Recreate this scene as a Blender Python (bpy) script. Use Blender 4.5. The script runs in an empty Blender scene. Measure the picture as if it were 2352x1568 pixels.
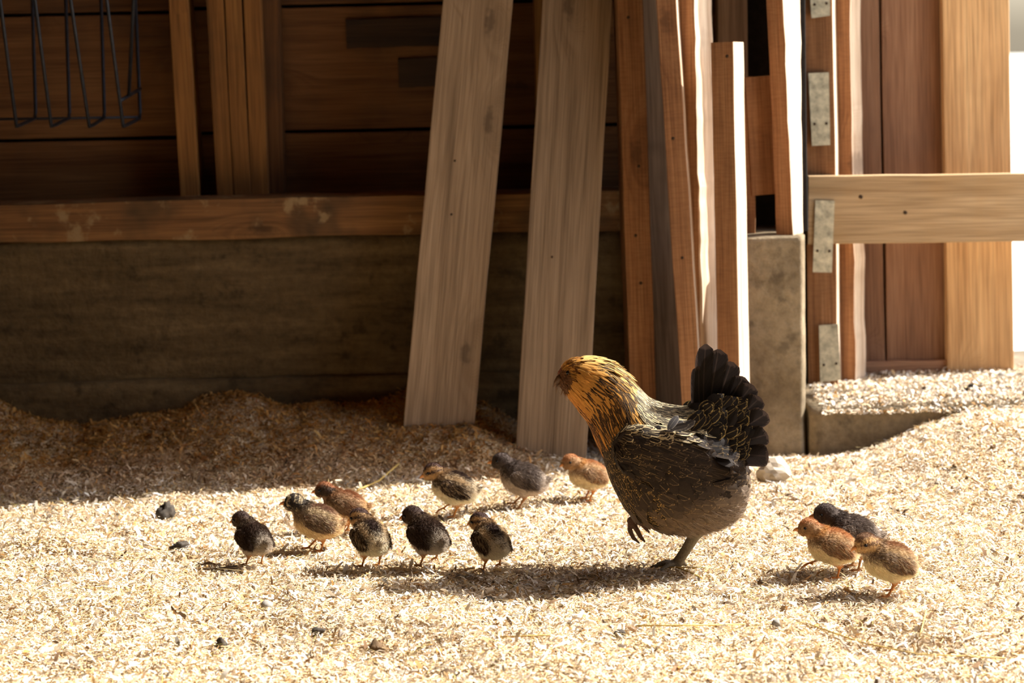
import bpy, bmesh, math, random
import numpy as np
from mathutils import Vector, Matrix

random.seed(7)
rng = np.random.default_rng(7)
SC = bpy.context.scene
COL = SC.collection

# ------------------------------------------------------------------ camera
FPX = 4900.0                      # focal length for a 2352 px wide frame
PITCH = math.radians(7.95)
ROLL = 0.022
CAMZ = 1.0
cam_d = bpy.data.cameras.new('camera')
cam = bpy.data.objects.new('camera', cam_d)
COL.objects.link(cam)
cam_d.sensor_width = 36.0
cam_d.lens = FPX / 2352.0 * 36.0
cam_d.clip_start = 0.05
cam_d.dof.use_dof = True
cam_d.dof.focus_distance = 4.02
cam_d.dof.aperture_fstop = 4.5
CAMR = Matrix.Rotation(math.pi / 2 - PITCH, 4, 'X') @ Matrix.Rotation(-ROLL, 4, 'Z')
cam.matrix_world = Matrix.Translation((0, 0, CAMZ)) @ CAMR
SC.camera = cam

# ------------------------------------------------------------------ sky, sun, exposure
SUN_SLOPE = 0.31                  # plan direction towards the sun (1, slope)
SUN_EL = math.radians(46)
_h = Vector((1, SUN_SLOPE, 0)).normalized()
SUN_DIR = Vector((_h.x * math.cos(SUN_EL), _h.y * math.cos(SUN_EL), math.sin(SUN_EL)))
world = bpy.data.worlds.new('world')
SC.world = world
world.use_nodes = True
_nt = world.node_tree
_nt.nodes.clear()
_sky = _nt.nodes.new('ShaderNodeTexSky')
_sky.sky_type = 'NISHITA'
_sky.sun_disc = False
_sky.sun_elevation = SUN_EL
_sky.sun_rotation = math.atan2(SUN_DIR.x, SUN_DIR.y)
_sky.dust_density = 3.0
_bg = _nt.nodes.new('ShaderNodeBackground')
_bg.inputs['Strength'].default_value = 0.27
_wo = _nt.nodes.new('ShaderNodeOutputWorld')
_nt.links.new(_sky.outputs[0], _bg.inputs[0])
_nt.links.new(_bg.outputs[0], _wo.inputs[0])
sun_d = bpy.data.lights.new('sun', 'SUN')
sun_d.energy = 9.0
sun_d.angle = math.radians(0.6)
sun_d.color = (1.0, 0.965, 0.90)
sun = bpy.data.objects.new('sun', sun_d)
COL.objects.link(sun)
sun.rotation_euler = SUN_DIR.to_track_quat('Z', 'Y').to_euler()
sun.location = (4, 6, 5)
SC.view_settings.view_transform = 'Standard'
SC.view_settings.look = 'None'
SC.view_settings.exposure = 0.48
SC.view_settings.gamma = 1.0
SC.view_settings.use_curve_mapping = False
SC.cycles.max_bounces = 6
SC.cycles.diffuse_bounces = 4
SC.cycles.glossy_bounces = 2
SC.cycles.transmission_bounces = 3
SC.cycles.caustics_reflective = False
SC.cycles.caustics_refractive = False
SC.cycles.adaptive_threshold = 0.05

# ------------------------------------------------------------------ helpers
def ray(px, py):
    d = CAMR.to_3x3() @ Vector(((px - 1176) / FPX, -(py - 784) / FPX, -1))
    return d

def P(px, py, Y):
    d = ray(px, py)
    return Vector((0, 0, CAMZ)) + d * (Y / d.y)

def mpx(Y, z):                    # metres per photo pixel at a place
    return (Y * math.cos(PITCH) + (CAMZ - z) * math.sin(PITCH)) / FPX

def link(o, parent=None):
    COL.objects.link(o)
    if parent is not None:
        o.parent = parent
    return o

def tag(o, label=None, cat=None, group=None, kind=None):
    if label: o['label'] = label
    if cat: o['category'] = cat
    if group: o['group'] = group
    if kind: o['kind'] = kind
    return o

def empty(name, loc=(0, 0, 0), rz=0.0, parent=None):
    o = bpy.data.objects.new(name, None)
    o.empty_display_size = 0.05
    link(o, parent)
    o.location = loc
    o.rotation_euler = (0, 0, rz)
    return o

def mesh_obj(name, me, m, parent=None, smooth=False):
    o = bpy.data.objects.new(name, me)
    link(o, parent)
    if m is not None:
        me.materials.clear()
        me.materials.append(m)
    if smooth:
        me.polygons.foreach_set('use_smooth', [True] * len(me.polygons))
    return o

def np_mesh(name, V, F):
    """V (n,3), F (m,k) all faces the same size"""
    me = bpy.data.meshes.new(name)
    V = np.asarray(V, dtype=np.float32)
    F = np.asarray(F, dtype=np.int32)
    n, k = F.shape
    me.vertices.add(len(V))
    me.vertices.foreach_set('co', V.ravel())
    me.loops.add(n * k)
    me.loops.foreach_set('vertex_index', F.ravel())
    me.polygons.add(n)
    me.polygons.foreach_set('loop_start', np.arange(0, n * k, k, dtype=np.int32))
    me.update(calc_edges=True)
    return me

def set_col(me, name, C):
    a = me.attributes.new(name, 'FLOAT_COLOR', 'POINT')
    C = np.asarray(C, dtype=np.float32)
    if C.shape[1] == 3:
        C = np.concatenate([C, np.ones((len(C), 1), np.float32)], 1)
    a.data.foreach_set('color', C.ravel())

def vnoise(x, y, seed=0):
    x = np.asarray(x, float); y = np.asarray(y, float)
    xi = np.floor(x).astype(np.int64); yi = np.floor(y).astype(np.int64)
    fx = x - xi; fy = y - yi
    fx = fx * fx * (3 - 2 * fx); fy = fy * fy * (3 - 2 * fy)
    def h(a, b):
        n = (a * 374761393 + b * 668265263 + seed * 974711) & 0xffffffff
        n = ((n ^ (n >> 13)) * 1274126177) & 0xffffffff
        return ((n ^ (n >> 16)) & 0xffff) / 65535.0
    return ((h(xi, yi) * (1 - fx) + h(xi + 1, yi) * fx) * (1 - fy)
            + (h(xi, yi + 1) * (1 - fx) + h(xi + 1, yi + 1) * fx) * fy) * 2 - 1

def fbm(x, y, f, oct=3, seed=0):
    s = 0; a = 1; t = 0
    for i in range(oct):
        s = s + a * vnoise(np.asarray(x) * f, np.asarray(y) * f, seed + i); t += a; a *= .5; f *= 2.1
    return s / t

def sstep(a, b, x):
    t = np.clip((np.asarray(x, float) - a) / (b - a), 0, 1)
    return t * t * (3 - 2 * t)

# ------------------------------------------------------------------ materials
def new_mat(name, rough=0.8):
    m = bpy.data.materials.new(name)
    m.use_nodes = True
    nt = m.node_tree
    b = nt.nodes['Principled BSDF']
    b.inputs['Roughness'].default_value = rough
    b.inputs['Specular IOR Level'].default_value = 0.25
    return m, nt, b

def N(nt, t, **kw):
    n = nt.nodes.new(t)
    for k, v in kw.items():
        if hasattr(n, k): setattr(n, k, v)
        else: n.inputs[k].default_value = v
    return n

def ramp(nt, fac, stops):
    r = nt.nodes.new('ShaderNodeValToRGB')
    e = r.color_ramp.elements
    while len(e) < len(stops): e.new(0.5)
    for i, (p, c) in enumerate(stops):
        e[i].position = p
        e[i].color = (*c, 1) if len(c) == 3 else c
    nt.links.new(fac, r.inputs[0])
    return r.outputs[0]

def mix(nt, fac, a, b, mode='MIX'):
    n = nt.nodes.new('ShaderNodeMix')
    n.data_type = 'RGBA'; n.blend_type = mode
    L = nt.links.new
    if isinstance(fac, (int, float)): n.inputs[0].default_value = fac
    else: L(fac, n.inputs[0])
    for s, v in ((6, a), (7, b)):
        if isinstance(v, tuple): n.inputs[s].default_value = (*v, 1)
        else: L(v, n.inputs[s])
    return n.outputs[2]

def mathn(nt, op, a, b=None, clamp=False):
    n = nt.nodes.new('ShaderNodeMath'); n.operation = op; n.use_clamp = clamp
    for i, v in enumerate((a, b)):
        if v is None: continue
        if isinstance(v, (int, float)): n.inputs[i].default_value = v
        else: nt.links.new(v, n.inputs[i])
    return n.outputs[0]

def maprange(nt, v, a, b, c=0.0, d=1.0):
    n = nt.nodes.new('ShaderNodeMapRange'); n.interpolation_type = 'SMOOTHSTEP'
    for i, q in zip((1, 2, 3, 4), (a, b, c, d)): n.inputs[i].default_value = q
    nt.links.new(v, n.inputs[0])
    return n.outputs[0]

def wood(name, light, mid, dark, grain=1.0, stain=0.35, stain_col=(0.05, 0.03, 0.015), knot=0.6, rough=0.75, saw=0.0, pale=None):
    """sawn timber, grain along local z"""
    m, nt, b = new_mat(name, rough)
    L = nt.links.new
    tc = N(nt, 'ShaderNodeTexCoord')
    oi = N(nt, 'ShaderNodeObjectInfo')
    off = N(nt, 'ShaderNodeVectorMath', operation='SCALE')
    off.inputs[0].default_value = (13.1, 7.7, 31.3)
    L(oi.outputs['Random'], off.inputs['Scale'])
    add = N(nt, 'ShaderNodeVectorMath', operation='ADD')
    L(tc.outputs['Object'], add.inputs[0]); L(off.outputs[0], add.inputs[1])
    # knots
    mk = N(nt, 'ShaderNodeMapping'); mk.inputs['Scale'].default_value = (7, 7, 2.6)
    L(add.outputs[0], mk.inputs[0])
    vo = N(nt, 'ShaderNodeTexVoronoi', voronoi_dimensions='2D', Scale=1.0)
    kx = N(nt, 'ShaderNodeSeparateXYZ'); L(mk.outputs[0], kx.inputs[0])
    kc = N(nt, 'ShaderNodeCombineXYZ'); L(kx.outputs[0], kc.inputs[0]); L(kx.outputs[2], kc.inputs[1]); L(kc.outputs[0], vo.inputs['Vector'])
    sep = N(nt, 'ShaderNodeSeparateColor'); L(vo.outputs['Color'], sep.inputs[0])
    pick = mathn(nt, 'GREATER_THAN', sep.outputs[0], 1.0 - knot * .6)
    kn = N(nt, 'ShaderNodeTexNoise', Scale=70.0, Detail=1.0); L(add.outputs[0], kn.inputs['Vector'])
    kd = mathn(nt, 'ADD', vo.outputs['Distance'], mathn(nt, 'MULTIPLY', mathn(nt, 'SUBTRACT', kn.outputs[0], .5), .14))
    core = mathn(nt, 'MULTIPLY', maprange(nt, kd, 0.03, 0.12, 1, 0), pick)
    halo = mathn(nt, 'MULTIPLY', maprange(nt, vo.outputs['Distance'], 0.06, 0.42, 1, 0), pick)
    # grain, bent round the knots
    mg = N(nt, 'ShaderNodeMapping'); mg.inputs['Scale'].default_value = (26 * grain, 26 * grain, 1.1)
    L(add.outputs[0], mg.inputs[0])
    bend = N(nt, 'ShaderNodeVectorMath', operation='ADD')
    hb = N(nt, 'ShaderNodeCombineXYZ'); L(mathn(nt, 'MULTIPLY', halo, 1.6), hb.inputs[0])
    L(mg.outputs[0], bend.inputs[0]); L(hb.outputs[0], bend.inputs[1])
    n1 = N(nt, 'ShaderNodeTexNoise', Scale=1.0, Detail=3.0, Roughness=0.6, Distortion=0.4); L(bend.outputs[0], n1.inputs['Vector'])
    mf = N(nt, 'ShaderNodeMapping'); mf.inputs['Scale'].default_value = (330, 330, 6)
    L(add.outputs[0], mf.inputs[0])
    n2 = N(nt, 'ShaderNodeTexNoise', Scale=1.0, Detail=1.0, Roughness=0.6); L(mf.outputs[0], n2.inputs['Vector'])
    n3 = N(nt, 'ShaderNodeTexNoise', Scale=5.0, Detail=3.0, Roughness=0.65); L(add.outputs[0], n3.inputs['Vector'])
    c = ramp(nt, n1.outputs[0], [(0.28, dark), (0.48, mid), (0.72, light)])
    fine = ramp(nt, n2.outputs[0], [(0.30, (0.62, 0.60, 0.57)), (0.62, (1.08, 1.08, 1.08))])
    c = mix(nt, 0.85, c, fine, 'MULTIPLY')
    # growth rings seen along the face
    w = N(nt, 'ShaderNodeTexWave', Scale=3.2 * grain, Distortion=1.2, Detail=2.0)
    w.inputs['Detail Scale'].default_value = 1.0
    w.wave_type = 'BANDS'; w.bands_direction = 'X'
    L(bend.outputs[0], w.inputs['Vector'])
    c = mix(nt, 0.22, c, ramp(nt, w.outputs[0], [(0.0, (0.62, 0.55, 0.48)), (0.45, (1.05, 1.05, 1.05))]), 'MULTIPLY')
    if saw:
        ms = N(nt, 'ShaderNodeMapping'); ms.inputs['Scale'].default_value = (30, 30, 260); ms.inputs['Rotation'].default_value = (0, 0.25, 0)
        L(add.outputs[0], ms.inputs[0])
        n5 = N(nt, 'ShaderNodeTexNoise', Scale=1.0, Detail=2.0); L(ms.outputs[0], n5.inputs['Vector'])
        c = mix(nt, saw, c, ramp(nt, n5.outputs[0], [(0.35, (0.6, 0.55, 0.5)), (0.6, (1.05, 1.05, 1.05))]), 'MULTIPLY')
    st = mathn(nt, 'MULTIPLY', maprange(nt, n3.outputs[0], 0.48, 0.75), stain)
    c = mix(nt, st, c, stain_col)
    if pale:                      # worn and lichen-pale blotches
        n6 = N(nt, 'ShaderNodeTexNoise', Scale=9.0, Detail=4.0, Roughness=0.7); L(add.outputs[0], n6.inputs['Vector'])
        c = mix(nt, maprange(nt, n6.outputs[0], 0.54, 0.66, 0, 0.7), c, pale)
    c = mix(nt, mathn(nt, 'MULTIPLY', halo, 0.35), c, dark)
    c = mix(nt, mathn(nt, 'MULTIPLY', core, 0.55), c, tuple(x * 0.35 for x in dark))
    vr = N(nt, 'ShaderNodeHueSaturation')
    L(maprange(nt, oi.outputs['Random'], 0, 1, 0.85, 1.12), vr.inputs['Value']); L(c, vr.inputs['Color'])
    L(vr.outputs[0], b.inputs['Base Color'])
    bp = N(nt, 'ShaderNodeBump', Strength=0.35, Distance=0.002)
    L(n2.outputs[0], bp.inputs['Height']); L(bp.outputs[0], b.inputs['Normal'])
    return m

def concrete(name, c1, c2, c3, streak=0.0):
    m, nt, b = new_mat(name, 0.9)
    L = nt.links.new
    tc = N(nt, 'ShaderNodeTexCoord')
    mp = N(nt, 'ShaderNodeMapping'); mp.inputs['Scale'].default_value = (1, 1, 1) if not streak else (0.6, 1, 4.5)
    L(tc.outputs['Object'], mp.inputs[0])
    n1 = N(nt, 'ShaderNodeTexNoise', Scale=4.5, Detail=8.0, Roughness=0.65); L(mp.outputs[0], n1.inputs['Vector'])
    n2 = N(nt, 'ShaderNodeTexNoise', Scale=38.0, Detail=5.0, Roughness=0.7); L(tc.outputs['Object'], n2.inputs['Vector'])
    n3 = N(nt, 'ShaderNodeTexNoise', Scale=13.0, Detail=4.0, Roughness=0.6); L(tc.outputs['Object'], n3.inputs['Vector'])
    c = ramp(nt, n1.outputs[0], [(0.3, c1), (0.5, c2), (0.68, c3)])
    c = mix(nt, 0.7, c, ramp(nt, n2.outputs[0], [(0.3, (0.55, 0.52, 0.48)), (0.6, (1.1, 1.08, 1.05))]), 'MULTIPLY')
    c = mix(nt, maprange(nt, n3.outputs[0], 0.56, 0.70, 0, 0.55), c, tuple(x * 0.35 for x in c1))
    L(c, b.inputs['Base Color'])
    bp = N(nt, 'ShaderNodeBump', Strength=0.6, Distance=0.008)
    L(mathn(nt, 'ADD', n2.outputs[0], n3.outputs[0]), bp.inputs['Height']); L(bp.outputs[0], b.inputs['Normal'])
    return m

def attr_mat(name, rough=0.7, trans=0.0, noise=0.0, nscale=300.0):
    """colour read from the mesh's own colour attribute"""
    m, nt, b = new_mat(name, rough)
    L = nt.links.new
    at = N(nt, 'ShaderNodeAttribute', attribute_name='Col')
    c = at.outputs['Color']
    if noise:
        tc = N(nt, 'ShaderNodeTexCoord')
        n = N(nt, 'ShaderNodeTexNoise', Scale=nscale, Detail=2.0); L(tc.outputs['Object'], n.inputs['Vector'])
        c = mix(nt, noise, c, ramp(nt, n.outputs[0], [(0.35, (0.4, 0.4, 0.4)), (0.65, (1.3, 1.3, 1.3))]), 'MULTIPLY')
    L(c, b.inputs['Base Color'])
    if trans:
        out = nt.nodes['Material Output']
        t = N(nt, 'ShaderNodeBsdfTranslucent'); L(c, t.inputs[0])
        ms = N(nt, 'ShaderNodeMixShader'); ms.inputs[0].default_value = trans
        L(b.outputs[0], ms.inputs[1]); L(t.outputs[0], ms.inputs[2]); L(ms.outputs[0], out.inputs[0])
    return m

def plain(name, col, rough=0.7, metal=0.0, nscale=60.0, var=0.35, bump=0.3):
    m, nt, b = new_mat(name, rough)
    L = nt.links.new
    b.inputs['Metallic'].default_value = metal
    tc = N(nt, 'ShaderNodeTexCoord')
    n = N(nt, 'ShaderNodeTexNoise', Scale=nscale, Detail=5.0, Roughness=0.65); L(tc.outputs['Object'], n.inputs['Vector'])
    L(ramp(nt, n.outputs[0], [(0.3, tuple(x * (1 - var) for x in col)), (0.7, tuple(min(1, x * (1 + var)) for x in col))]), b.inputs['Base Color'])
    bp = N(nt, 'ShaderNodeBump', Strength=bump, Distance=0.002)
    L(n.outputs[0], bp.inputs['Height']); L(bp.outputs[0], b.inputs['Normal'])
    return m

M_GREY = wood('weathered_board', (0.41, 0.285, 0.175), (0.335, 0.225, 0.132), (0.20, 0.13, 0.072), stain=0.25, stain_col=(0.2, 0.14, 0.08), knot=0.9, grain=1.3)
M_BROWN = wood('red_brown_board', (0.44, 0.225, 0.105), (0.36, 0.17, 0.074), (0.22, 0.095, 0.04), stain=0.3, stain_col=(0.12, 0.05, 0.02), knot=0.5, saw=0.3)
M_DULL = wood('dull_brown_board', (0.36, 0.25, 0.16), (0.28, 0.18, 0.11), (0.16, 0.10, 0.06), stain=0.4, knot=0.4)
M_DARKW = wood('old_dark_plank', (0.19, 0.088, 0.030), (0.145, 0.062, 0.020), (0.08, 0.033, 0.011), stain=0.6, stain_col=(0.06, 0.03, 0.015), knot=0.45)
M_STUD = wood('stud_wood', (0.33, 0.155, 0.042), (0.27, 0.118, 0.031), (0.16, 0.068, 0.018), stain=0.3, knot=0.3)
M_SILL = wood('sill_wood', (0.30, 0.15, 0.052), (0.20, 0.093, 0.032), (0.08, 0.035, 0.012), stain=0.9, stain_col=(0.05, 0.032, 0.015), knot=0.6, pale=(0.34, 0.23, 0.11))
M_DOOR = wood('door_wood', (0.40, 0.215, 0.12), (0.32, 0.16, 0.085), (0.22, 0.105, 0.055), stain=0.25, stain_col=(0.16, 0.09, 0.06), knot=0.35, grain=0.7)
M_TAN = wood('tan_board', (0.72, 0.47, 0.235), (0.62, 0.37, 0.17), (0.44, 0.24, 0.10), stain=0.2, stain_col=(0.3, 0.16, 0.07), knot=0.35)
M_RAIL = wood('rail_wood', (0.66, 0.47, 0.27), (0.56, 0.38, 0.205), (0.40, 0.25, 0.12), stain=0.25, stain_col=(0.5, 0.27, 0.08), knot=0.35)
M_SUNEDGE = wood('sunlit_edge_tone', (0.80, 0.66, 0.50), (0.72, 0.56, 0.41), (0.52, 0.36, 0.24), stain=0.25, stain_col=(0.35, 0.2, 0.1), knot=0.1)  # paler wood with the sun's light on the edges painted in
M_CEIL = wood('roof_board', (0.30, 0.19, 0.10), (0.24, 0.14, 0.07), (0.14, 0.08, 0.04), stain=0.4)
M_CONC = concrete('old_concrete', (0.13, 0.095, 0.055), (0.22, 0.17, 0.105), (0.32, 0.255, 0.165))
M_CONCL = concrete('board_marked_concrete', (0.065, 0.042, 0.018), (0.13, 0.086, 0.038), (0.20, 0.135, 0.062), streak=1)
M_METAL = plain('galvanised_steel', (0.52, 0.47, 0.34), 0.55, 0.3, 45, 0.45)
M_WIRE = plain('dark_steel_wire', (0.03, 0.033, 0.042), 0.45, 0.6, 60, 0.3)
M_DARKGAP = plain('gap_shade_black', (0.02, 0.018, 0.016), 0.9)  # near-black standing in for shade in the wall's gaps
M_NAIL = plain('rusty_nail', (0.06, 0.035, 0.02), 0.7, 0.4)
M_GRAVEL = plain('pale_gravel', (0.70, 0.68, 0.60), 0.9, 0, 30, 0.2)

# ------------------------------------------------------------------ ground shape
_px = [-400, 0, 60, 130, 200, 250, 330, 420, 470, 560, 620, 700, 740, 800, 850, 920, 1000, 1100, 1200, 1300, 1400, 1700]
_py = [925, 915, 930, 955, 978, 965, 950, 940, 912, 905, 925, 930, 915, 925, 920, 900, 905, 925, 980, 1010, 1025, 1040]
_wx = np.array([P(a, b, 5.36).x for a, b in zip(_px, _py)])
_wz = np.array([P(a, b, 5.36).z for a, b in zip(_px, _py)])

def terr(x, y):
    x = np.asarray(x, float); y = np.asarray(y, float)
    h = 0.010 * fbm(x, y, 5.0, 2, 3) + 0.005 * fbm(x, y, 20.0, 2, 9)
    a = np.interp(x, _wx, _wz)
    k = sstep(4.72, 5.34, y) ** 1.25
    h = h + a * k * (1 + 0.14 * fbm(x, y, 9.0, 2, 21))
    h = h + 0.028 * np.exp(-((x + 0.08) / 0.22) ** 2 - ((y - 5.02) / 0.10) ** 2)      # heap at the leaning boards
    h = h + 0.122 * sstep(0.74, 1.16, x) * sstep(4.2, 5.15, y) + 0.010 * sstep(4.75, 5.1, y) * sstep(-.02, .2, x) * (1 - sstep(.76, 1.0, x))                          # ramp up to the doorway
    h = h + 0.028 * np.exp(-((x + 0.95) / 0.10) ** 2 - ((y - 4.26) / 0.05) ** 2)        # scratched-up heap
    h = h - 0.022 * np.exp(-((x + 0.64) / 0.08) ** 2 - ((y - 4.16) / 0.05) ** 2)
    return h

def G(px, py):
    d = ray(px, py)
    o = Vector((0, 0, CAMZ))
    t = (0 - CAMZ) / d.z
    for _ in range(12):
        p = o + d * t
        t = (float(terr(p.x, p.y)) - CAMZ) / d.z
    return o + d * t

# ------------------------------------------------------------------ floor and setting
def floor_mesh():
    xs = np.linspace(-3.2, 2.6, 233); ys = np.concatenate([np.linspace(-3.0, 2.6, 30), np.linspace(2.63, 5.5, 144)])
    X, Y = np.meshgrid(xs, ys)
    Z = terr(X, Y) - 0.003
    nx, ny = len(xs), len(ys)
    V = np.stack([X, Y, Z], -1).reshape(-1, 3)
    i = np.arange(nx * ny).reshape(ny, nx)
    F = np.stack([i[:-1, :-1], i[:-1, 1:], i[1:, 1:], i[1:, :-1]], -1).reshape(-1, 4)
    return np_mesh('floor', V, F)

def bedding_mat():
    m, nt, b = new_mat('bedding_ground', 0.9)
    L = nt.links.new
    tc = N(nt, 'ShaderNodeTexCoord')
    v = N(nt, 'ShaderNodeTexVoronoi', Scale=150.0, Randomness=1.0); L(tc.outputs['Object'], v.inputs['Vector'])
    n = N(nt, 'ShaderNodeTexNoise', Scale=12.0, Detail=6.0); L(tc.outputs['Object'], n.inputs['Vector'])
    sep = N(nt, 'ShaderNodeSeparateColor'); L(v.outputs['Color'], sep.inputs[0])
    c = ramp(nt, sep.outputs[0], [(0.0, (0.24, 0.14, 0.06)), (0.25, (0.50, 0.34, 0.16)), (0.6, (0.70, 0.54, 0.32)), (1.0, (0.82, 0.70, 0.50))])
    c = mix(nt, maprange(nt, n.outputs[0], 0.5, 0.75, 0, 0.6), c, (0.30, 0.18, 0.08))
    L(c, b.inputs['Base Color'])
    bp = N(nt, 'ShaderNodeBump', Strength=0.8, Distance=0.006)
    L(v.outputs['Distance'], bp.inputs['Height']); L(bp.outputs[0], b.inputs['Normal'])
    return m
M_BED = bedding_mat()
tag(mesh_obj('floor', floor_mesh(), M_BED, smooth=True), kind='structure')

def box_mesh(name, lo, hi, bevel=0.0):
    bm = bmesh.new()
    bmesh.ops.create_cube(bm, size=1)
    for v in bm.verts:
        v.co = Vector([lo[i] + (v.co[i] + .5) * (hi[i] - lo[i]) for i in range(3)])
    if bevel:
        bmesh.ops.bevel(bm, geom=bm.edges[:], offset=bevel, segments=1, affect='EDGES', clamp_overlap=True)
    me = bpy.data.meshes.new(name); bm.to_mesh(me); bm.free()
    return me

def box(name, lo, hi, m, parent=None, bevel=0.003):
    c = [(a + b) / 2 for a, b in zip(lo, hi)]
    o = mesh_obj(name, box_mesh(name, [a - q for a, q in zip(lo, c)], [b - q for b, q in zip(hi, c)], bevel), m, parent)
    o.location = c
    return o

def board(name, A, B, w, t, yaw, m, parent=None, wob=0.0012, taper=(1, 1), seg=10, rag=0.0, edge=None):
    """timber from A (bottom centre of the front face) to B; width w, thickness t behind that face, turned by yaw about its length"""
    A = Vector(A); B = Vector(B)
    Lz = (B - A).length
    zax = (B - A).normalized()
    hint = Vector((1, 0, 0)) if abs(zax.x) < 0.8 else Vector((0, 0, -1 if zax.x > 0 else 1))
    yax = zax.cross(hint).normalized()          # points away from the camera
    if yax.y < 0: yax = -yax
    xax = yax.cross(zax).normalized()
    R = Matrix((xax, yax, zax)).transposed().to_4x4()
    R = Matrix.Translation(A) @ R @ Matrix.Rotation(-yaw, 4, 'Z')
    r = random.Random(name + str(A.x) + str(A.z))
    prof = [(-w / 2, .0015), (-w / 2 + .0015, 0), (w / 2 - .0015, 0), (w / 2, .0015), (w / 2, t - .0015), (w / 2 - .0015, t), (-w / 2 + .0015, t), (-w / 2, t - .0015)]
    V = []; F = []
    for i in range(seg + 1):
        f = i / seg
        jl = r.uniform(-wob, wob); jr = r.uniform(-wob, wob) + (r.uniform(-rag, rag) if rag else 0)
        tp = taper[0] + (taper[1] - taper[0]) * f
        for x, y in prof:
            V.append((x + (jr if x > 0 else jl), y * tp, f * Lz))
    n = 8
    for i in range(seg):
        for k in range(n):
            F.append((i * n + k, i * n + (k + 1) % n, (i + 1) * n + (k + 1) % n, (i + 1) * n + k))
    F.append(tuple(reversed(range(n)))); F.append(tuple(range(seg * n, seg * n + n)))
    me = bpy.data.meshes.new(name)
    me.from_pydata(V, [], F); me.update()
    o = mesh_obj(name, me, m, parent)
    if edge is not None:            # both narrow sides paler: sunlight on them put into the colour
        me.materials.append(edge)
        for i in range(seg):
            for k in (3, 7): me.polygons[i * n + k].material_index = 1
    o.matrix_world = R
    if parent is not None:
        o.matrix_local = R if parent.matrix_basis == Matrix() else parent.matrix_basis.inverted() @ R
    return o

def ext(a, b, z):                 # go on along a->b until height z
    a = Vector(a); b = Vector(b)
    return a + (b - a) * ((z - a.z) / (b.z - a.z))

ROOFZ = 3.3
# the closed sides of the barn; the right one is added to cut light
roof = box('ceiling', (-3.3, -3.1, ROOFZ), (1.75, 5.85, ROOFZ + .06), M_CEIL); tag(roof, kind='structure')
tag(box('wall_left', (-3.32, -3.1, -.1), (-3.2, 5.85, ROOFZ), M_CEIL), kind='structure')
tag(box('added_wall_right', (1.75, -3.1, -.1), (1.85, 3.0, ROOFZ), M_CEIL), kind='structure')
tag(box('wall_front', (-3.3, -3.2, -.1), (2.6, -3.08, ROOFZ), M_CEIL), kind='structure')

wall = empty('wall_back'); tag(wall, kind='structure')
WY = 5.37
CT = 0.53
# concrete footing with slightly uneven face
def slab_face(name, x0, x1, y, z0, z1, depth, m, amp=0.006, nx=60, nz=16, parent=None, seed=1, worn=0.0):
    xs = np.linspace(x0, x1, nx); zs = np.linspace(z0, z1, nz)
    X, Z = np.meshgrid(xs, zs)
    Y = y + amp * fbm(X * 1.0, Z * 2.5, 4.0, 3, seed)
    if worn: Y = Y + 2.2 * worn * np.clip((X - (x1 - worn)) / worn, 0, 1) ** 1.5 * (1 + .4 * fbm(X, Z, 12.0, 2, seed))
    Zt = Z.copy(); Zt[-1] += 0.006 * fbm(xs, xs * 0, 9.0, 2, seed + 5)
    V = np.stack([X, Y, Zt], -1).reshape(-1, 3)
    Vb = np.stack([X, np.full_like(X, y + depth), Zt], -1).reshape(-1, 3)
    i = np.arange(nx * nz).reshape(nz, nx)
    F = np.stack([i[:-1, :-1], i[:-1, 1:], i[1:, 1:], i[1:, :-1]], -1).reshape(-1, 4)
    nb = nx * nz
    top = np.stack([i[-1, :-1], i[-1, 1:], i[-1, 1:] + nb, i[-1, :-1] + nb], -1)
    s0 = np.stack([i[:-1, 0] + nb, i[:-1, 0], i[1:, 0], i[1:, 0] + nb], -1)
    s1 = np.stack([i[:-1, -1], i[:-1, -1] + nb, i[1:, -1] + nb, i[1:, -1]], -1)
    F = np.concatenate([F, top, s0, s1, F[:, ::-1] + nb])
    return mesh_obj(name, np_mesh(name, np.concatenate([V, Vb]), F), m, parent, smooth=False)
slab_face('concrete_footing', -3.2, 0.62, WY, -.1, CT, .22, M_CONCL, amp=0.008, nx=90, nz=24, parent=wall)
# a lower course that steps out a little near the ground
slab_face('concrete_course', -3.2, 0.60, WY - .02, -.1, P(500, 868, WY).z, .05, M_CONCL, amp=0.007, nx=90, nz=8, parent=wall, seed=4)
# sill beam
board('sill_beam', (-3.2, WY - .012, CT + .048), (0.62, WY - .012, CT + .048), .098, .16, 0, M_SILL, wall, wob=.003, seg=30)
# planking behind the studs
zs = [0.44, 0.775, 1.10, 1.43, 1.76, 2.09, 2.42, 2.75, 3.08, 3.32]
for i in range(len(zs) - 1):
    for (xa, xb) in ((-3.2, -.86), (-.855, .9)):
        zo = 0.0 if xa < -2 else 0.008
        a, b = zs[i] + zo, zs[i + 1] + zo
        board('plank', (xa, 5.62 + .004 * (i % 2), (a + b) / 2), (xb, 5.62 + .004 * ((i + 1) % 2), (a + b) / 2), b - a - .009, .03, 0, M_DARKW, wall, seg=4)
box('gap_shade_backing', (-3.2, 5.66, .4), (.9, 5.7, ROOFZ), M_DARKGAP, wall)
SY = 5.52
def vpost(name, pxa, pxb, Y, m, t=.1, parent=wall, zt=ROOFZ, zb=None, yoff=432, yaw=0.0, tip=None, **kw):
    """upright timber between two photo columns measured at its foot; tip = the same pair at the top of the frame"""
    a0 = P((pxa + pxb) / 2, yoff, Y)
    tp = tip or (pxa, pxb)
    a1 = P((tp[0] + tp[1]) / 2, 0, Y)
    w = (pxb - pxa) * mpx(Y, a0.z)
    zb = a0.z if zb is None else zb
    return board(name, ext(a0, a1, zb), ext(a0, a1, zt), w, t, yaw, m, parent, **kw)
ZS = CT + .097
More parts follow.
